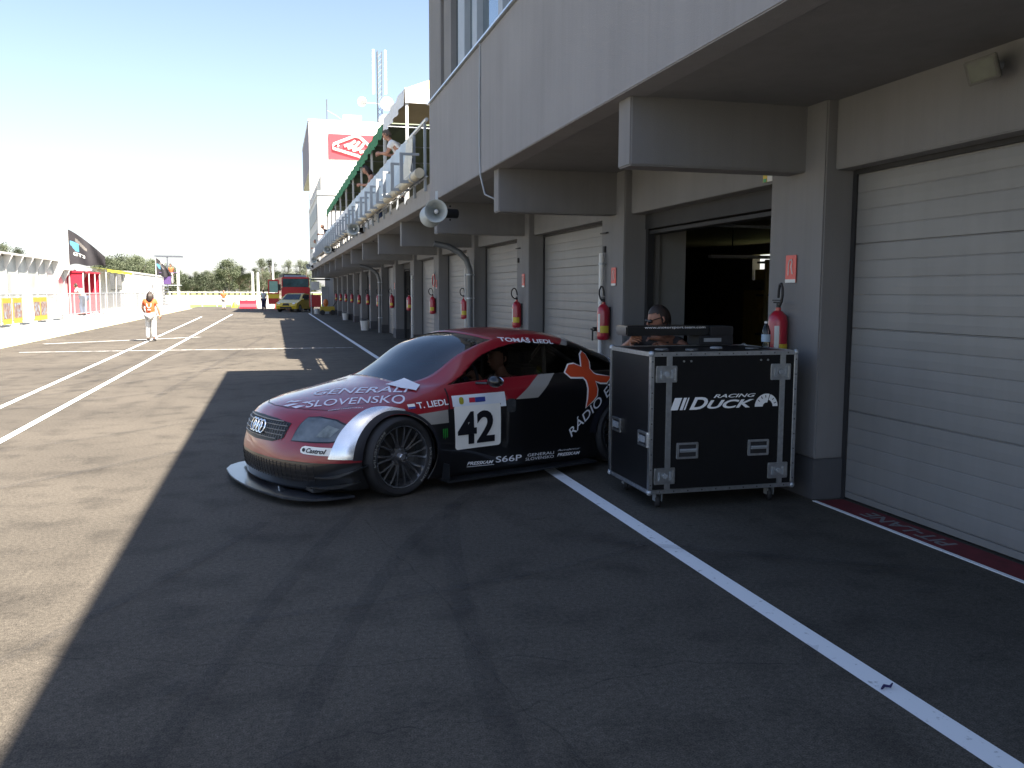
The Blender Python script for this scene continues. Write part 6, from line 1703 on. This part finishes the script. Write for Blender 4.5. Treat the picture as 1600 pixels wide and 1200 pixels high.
b = MB(); b.box((-.5, -.3, .25), (.5, .3, .6)); b.build('tank', mat('cart_yellow', (0.45, 0.32, 0.03), 0.5), ct, bevel=.05)
b = MB(); b.sphere((-.1, 0, .85), (.18, .18, .28)); b.build('bottle', mat('cart_orange', (0.5, 0.14, 0.03), 0.5), ct, smooth=True)
b = MB(); b.tube([(.4, 0, .6), (.7, 0, 1.0), (.8, 0, 1.0)], .025, n=5); b.build('handle', MAT_DARK, ct)
for x in (-.35, .35):
    b = MB(); b.cyl((x, -.34, .18), (x, .34, .18), .18, n=14); b.build('wheel', MAT_DARK, ct)
sb = thing('white_board', 'blank white board on a thin post beside the fire truck', 'board', (2.55, 66.2, 0))
b = MB(); b.box((-.03, 0, 0), (.03, .05, 2.6)); b.build('post', MAT_STEEL, sb)
b = MB(); b.box((.04, -.03, 1.75), (.62, 0.0, 2.35)); b.build('panel', MAT_WHITE, sb)
b = MB(); b.box((.04, -.02, 2.45), (1.4, .03, 2.55)); b.build('arm', MAT_DARK, sb)
cbn = thing('control_cabinet', 'tall grey and red cabinet near the far pillars', 'cabinet', (3.35, 66.6, 0))
b = MB(); b.box((0, 0, 0), (.5, .5, 2.0)); b.build('body', MAT_GREYP, cbn, bevel=.01)
b = MB(); b.box((-.9, .1, .5), (-.05, .4, 1.4)); b.build('red_panel', MAT_REDP, cbn)

# far white wall, grass strip, masts, trees
fw_ = thing('far_white_wall', 'long low white wall with a rail behind the far end of the lane', 'wall', (-60, 112, 0))
b = MB(); b.box((0, 0, 0), (66, .3, 1.15)); b.build('wall_base', MAT_WHITE, fw_)
b = MB(); b.box((0, -.1, 1.45), (66, 0.0, 1.55))
for i in range(34): b.box((2 * i, -.08, 1.15), (2 * i + .08, -.02, 1.45))
b.build('top_rail', MAT_WHITE, fw_)
fw2 = thing('near_white_rail', 'white steel guard rail in front of the grass strip', 'guard rail', (-7.6, 99.5, 0))
b = MB(); b.box((0, 0, .75), (9.5, .06, 1.0)); b.build('beam', MAT_WHITE, fw2)
for i in range(7):
    b = MB(); b.box((.1 + 1.5 * i, .06, 0), (.2 + 1.5 * i, .14, 1.0)); b.build('post', MAT_WHITE, fw2)
b = MB(); b.add([(-60, 99.2, .0), (12, 99.2, .0), (12, 111.9, .05), (-60, 111.9, .05)], [(0, 1, 2, 3)]); o = b.build('grass_strip', leafmat('short_grass', (0.09, 0.15, 0.03), (0.16, 0.22, 0.06)), fixn=False); struct(o)
for i, (x, y, h, r, lb) in enumerate(((-.15, 130, 7.6, .16, 'tall white mast rising above the fire truck'), (-2.9, 128, 4.3, .22, 'short white mast, left one of the pair'), (-2.2, 128, 4.2, .22, 'short white mast, right one of the pair'))):
    t = thing('white_mast', lb, 'mast', (x, y, 0)); b = MB(); b.cyl((0, 0, 0), (0, 0, h), r, r * .7, n=8); b.build('shaft', MAT_WHITE, t, smooth=True); b = MB(); b.cyl((0, 0, 0), (0, 0, .3), r * 2, n=8); b.build('foot', MAT_STEEL, t)
LF = [leafmat('foliage_a', (0.035, 0.05, 0.022), (0.065, 0.08, 0.04)), leafmat('foliage_b', (0.04, 0.052, 0.028), (0.075, 0.088, 0.048)), leafmat('foliage_c', (0.03, 0.042, 0.024), (0.055, 0.07, 0.038))]
BARK = mat('bark', (0.12, 0.10, 0.08), 0.9, var=0.2)
def make_tree(seed, H=10, W=7, airy=1.0, m=None, nclump=34, leaves=75):
    r = random.Random(seed)
    t = thing('tree', '', 'tree', (0, 0, 0), 0, 'trees beyond the circuit')
    b = MB(); limbs = []
    b.tube([(0, 0, 0), (.1, 0, H * .25), (0, .1, H * .5), (.1, .1, H * .8)], [.35, .28, .18, .05], n=8)
    cl = []
    for i in range(nclump):
        a = r.uniform(0, 2 * pi); z = H * (.22 + .75 * r.random() ** .8); k_ = (z / H - .2) / .8
        wr_ = W / 2 * (sin(pi * min(1, .18 + k_ * .85)) ** .7) * r.uniform(.35, 1)
        c = Vector((wr_ * cos(a), wr_ * sin(a), z)); cl.append((c, r.uniform(.6, 1.25) * W / 7))
        b.tube([(0, 0, max(.8, z * .55)), tuple(c * .5 + Vector((0, 0, z * .30))), tuple(c)], [.10, .06, .02], n=4)
    b.build('trunk', BARK, t, smooth=True)
    lb = MB()
    for c, rr in cl:
        for q in range(int(leaves * 1.8)):
            d = Vector((r.gauss(0, 1), r.gauss(0, 1), r.gauss(0, .8))); d = d / max(d.length, .1) * rr * (r.random() ** .45) * airy * 1.25
            p = c + d; s_ = r.uniform(.10, .23)
            ax = Vector((r.gauss(0, 1), r.gauss(0, 1), r.gauss(0, 1))).normalized(); bx = ax.orthogonal().normalized()
            lb.add([p - ax * s_, p - bx * s_ * .6, p + ax * s_, p + bx * s_ * .6], [(0, 1, 2, 3)])
    lb.build('crown', m, t, fixn=False)
    return t
protos = [make_tree(1, 12, 10, 1.0, LF[0], 44, 90), make_tree(2, 9, 9, 1.05, LF[1], 36, 85), make_tree(3, 14, 6.5, 1.25, LF[1], 40, 55), make_tree(4, 8, 10, .95, LF[2], 40, 90)]
TR = []
def bearing_point(px, Y):
    a = yaw + math.atan((px - 800) / 1380); return Y * math.tan(a)
spec = [(10, 150, 2, .85), (35, 152, 2, .8), (-20, 140, 1, 1.1), (175, 150, 0, .75), (195, 156, 3, 1.1), (215, 150, 0, .78), (240, 158, 0, .74), (160, 165, 1, .9), (262, 175, 3, .95), (283, 200, 3, .8), (300, 215, 1, .8), (318, 205, 3, .95), (335, 210, 1, .85),
        (360, 200, 0, 1.12), (376, 208, 0, .95), (345, 225, 3, 1.1), (392, 215, 1, .95), (405, 230, 3, .9), (412, 195, 2, .95), (425, 205, 2, 1.0), (440, 215, 3, .95), (452, 200, 2, .95), (470, 205, 2, .98), (480, 195, 2, .9), (466, 235, 3, 1.1), (428, 240, 3, 1.1), (270, 230, 3, 1.0), (310, 240, 3, .9)]
spec = [(p, Y * 1.75, k_, s_ * (1.15 if p < 60 else 1.2 if p < 265 else 1.0)) for p, Y, k_, s_ in spec] + [(p + 9, Y * 1.95, (k_ + 1) % 4, s_ * .9) for p, Y, k_, s_ in spec if p > 150]
seen = {}
hn = ['leafy', 'rounded', 'airy poplar-like', 'dark bushy']
used = set()
order = sorted(range(len(spec)), key=lambda i: spec[i][0])
for rank, i in enumerate(order):
    px, Y, k_, s_ = spec[i]
    t = protos[k_] if k_ not in used else copy_tree(protos[k_]); used.add(k_)
    t.location = (bearing_point(px, Y), Y, -0.05); t.rotation_euler = (0, 0, rng.uniform(0, 6.28)); t.scale = (s_ * rng.uniform(.95, 1.1), s_, s_)
    t['label'] = '%s distant green tree, number %d from the left along the skyline' % (hn[k_], rank + 1)
# debris on the lane
ds = thing('dark_scrap', 'small dark blue scrap lying on the white line', 'scrap', (2.44, 3.02, 0.005))
b = MB(); b.tube([(-.035, -.01, .006), (-.01, .006, .01), (.012, -.004, .008), (.035, .012, .012)], [.004, .007, .006, .003], n=6); b.build('strip', mat('scrap_blue', (0.02, 0.015, 0.08), 0.6), ds)
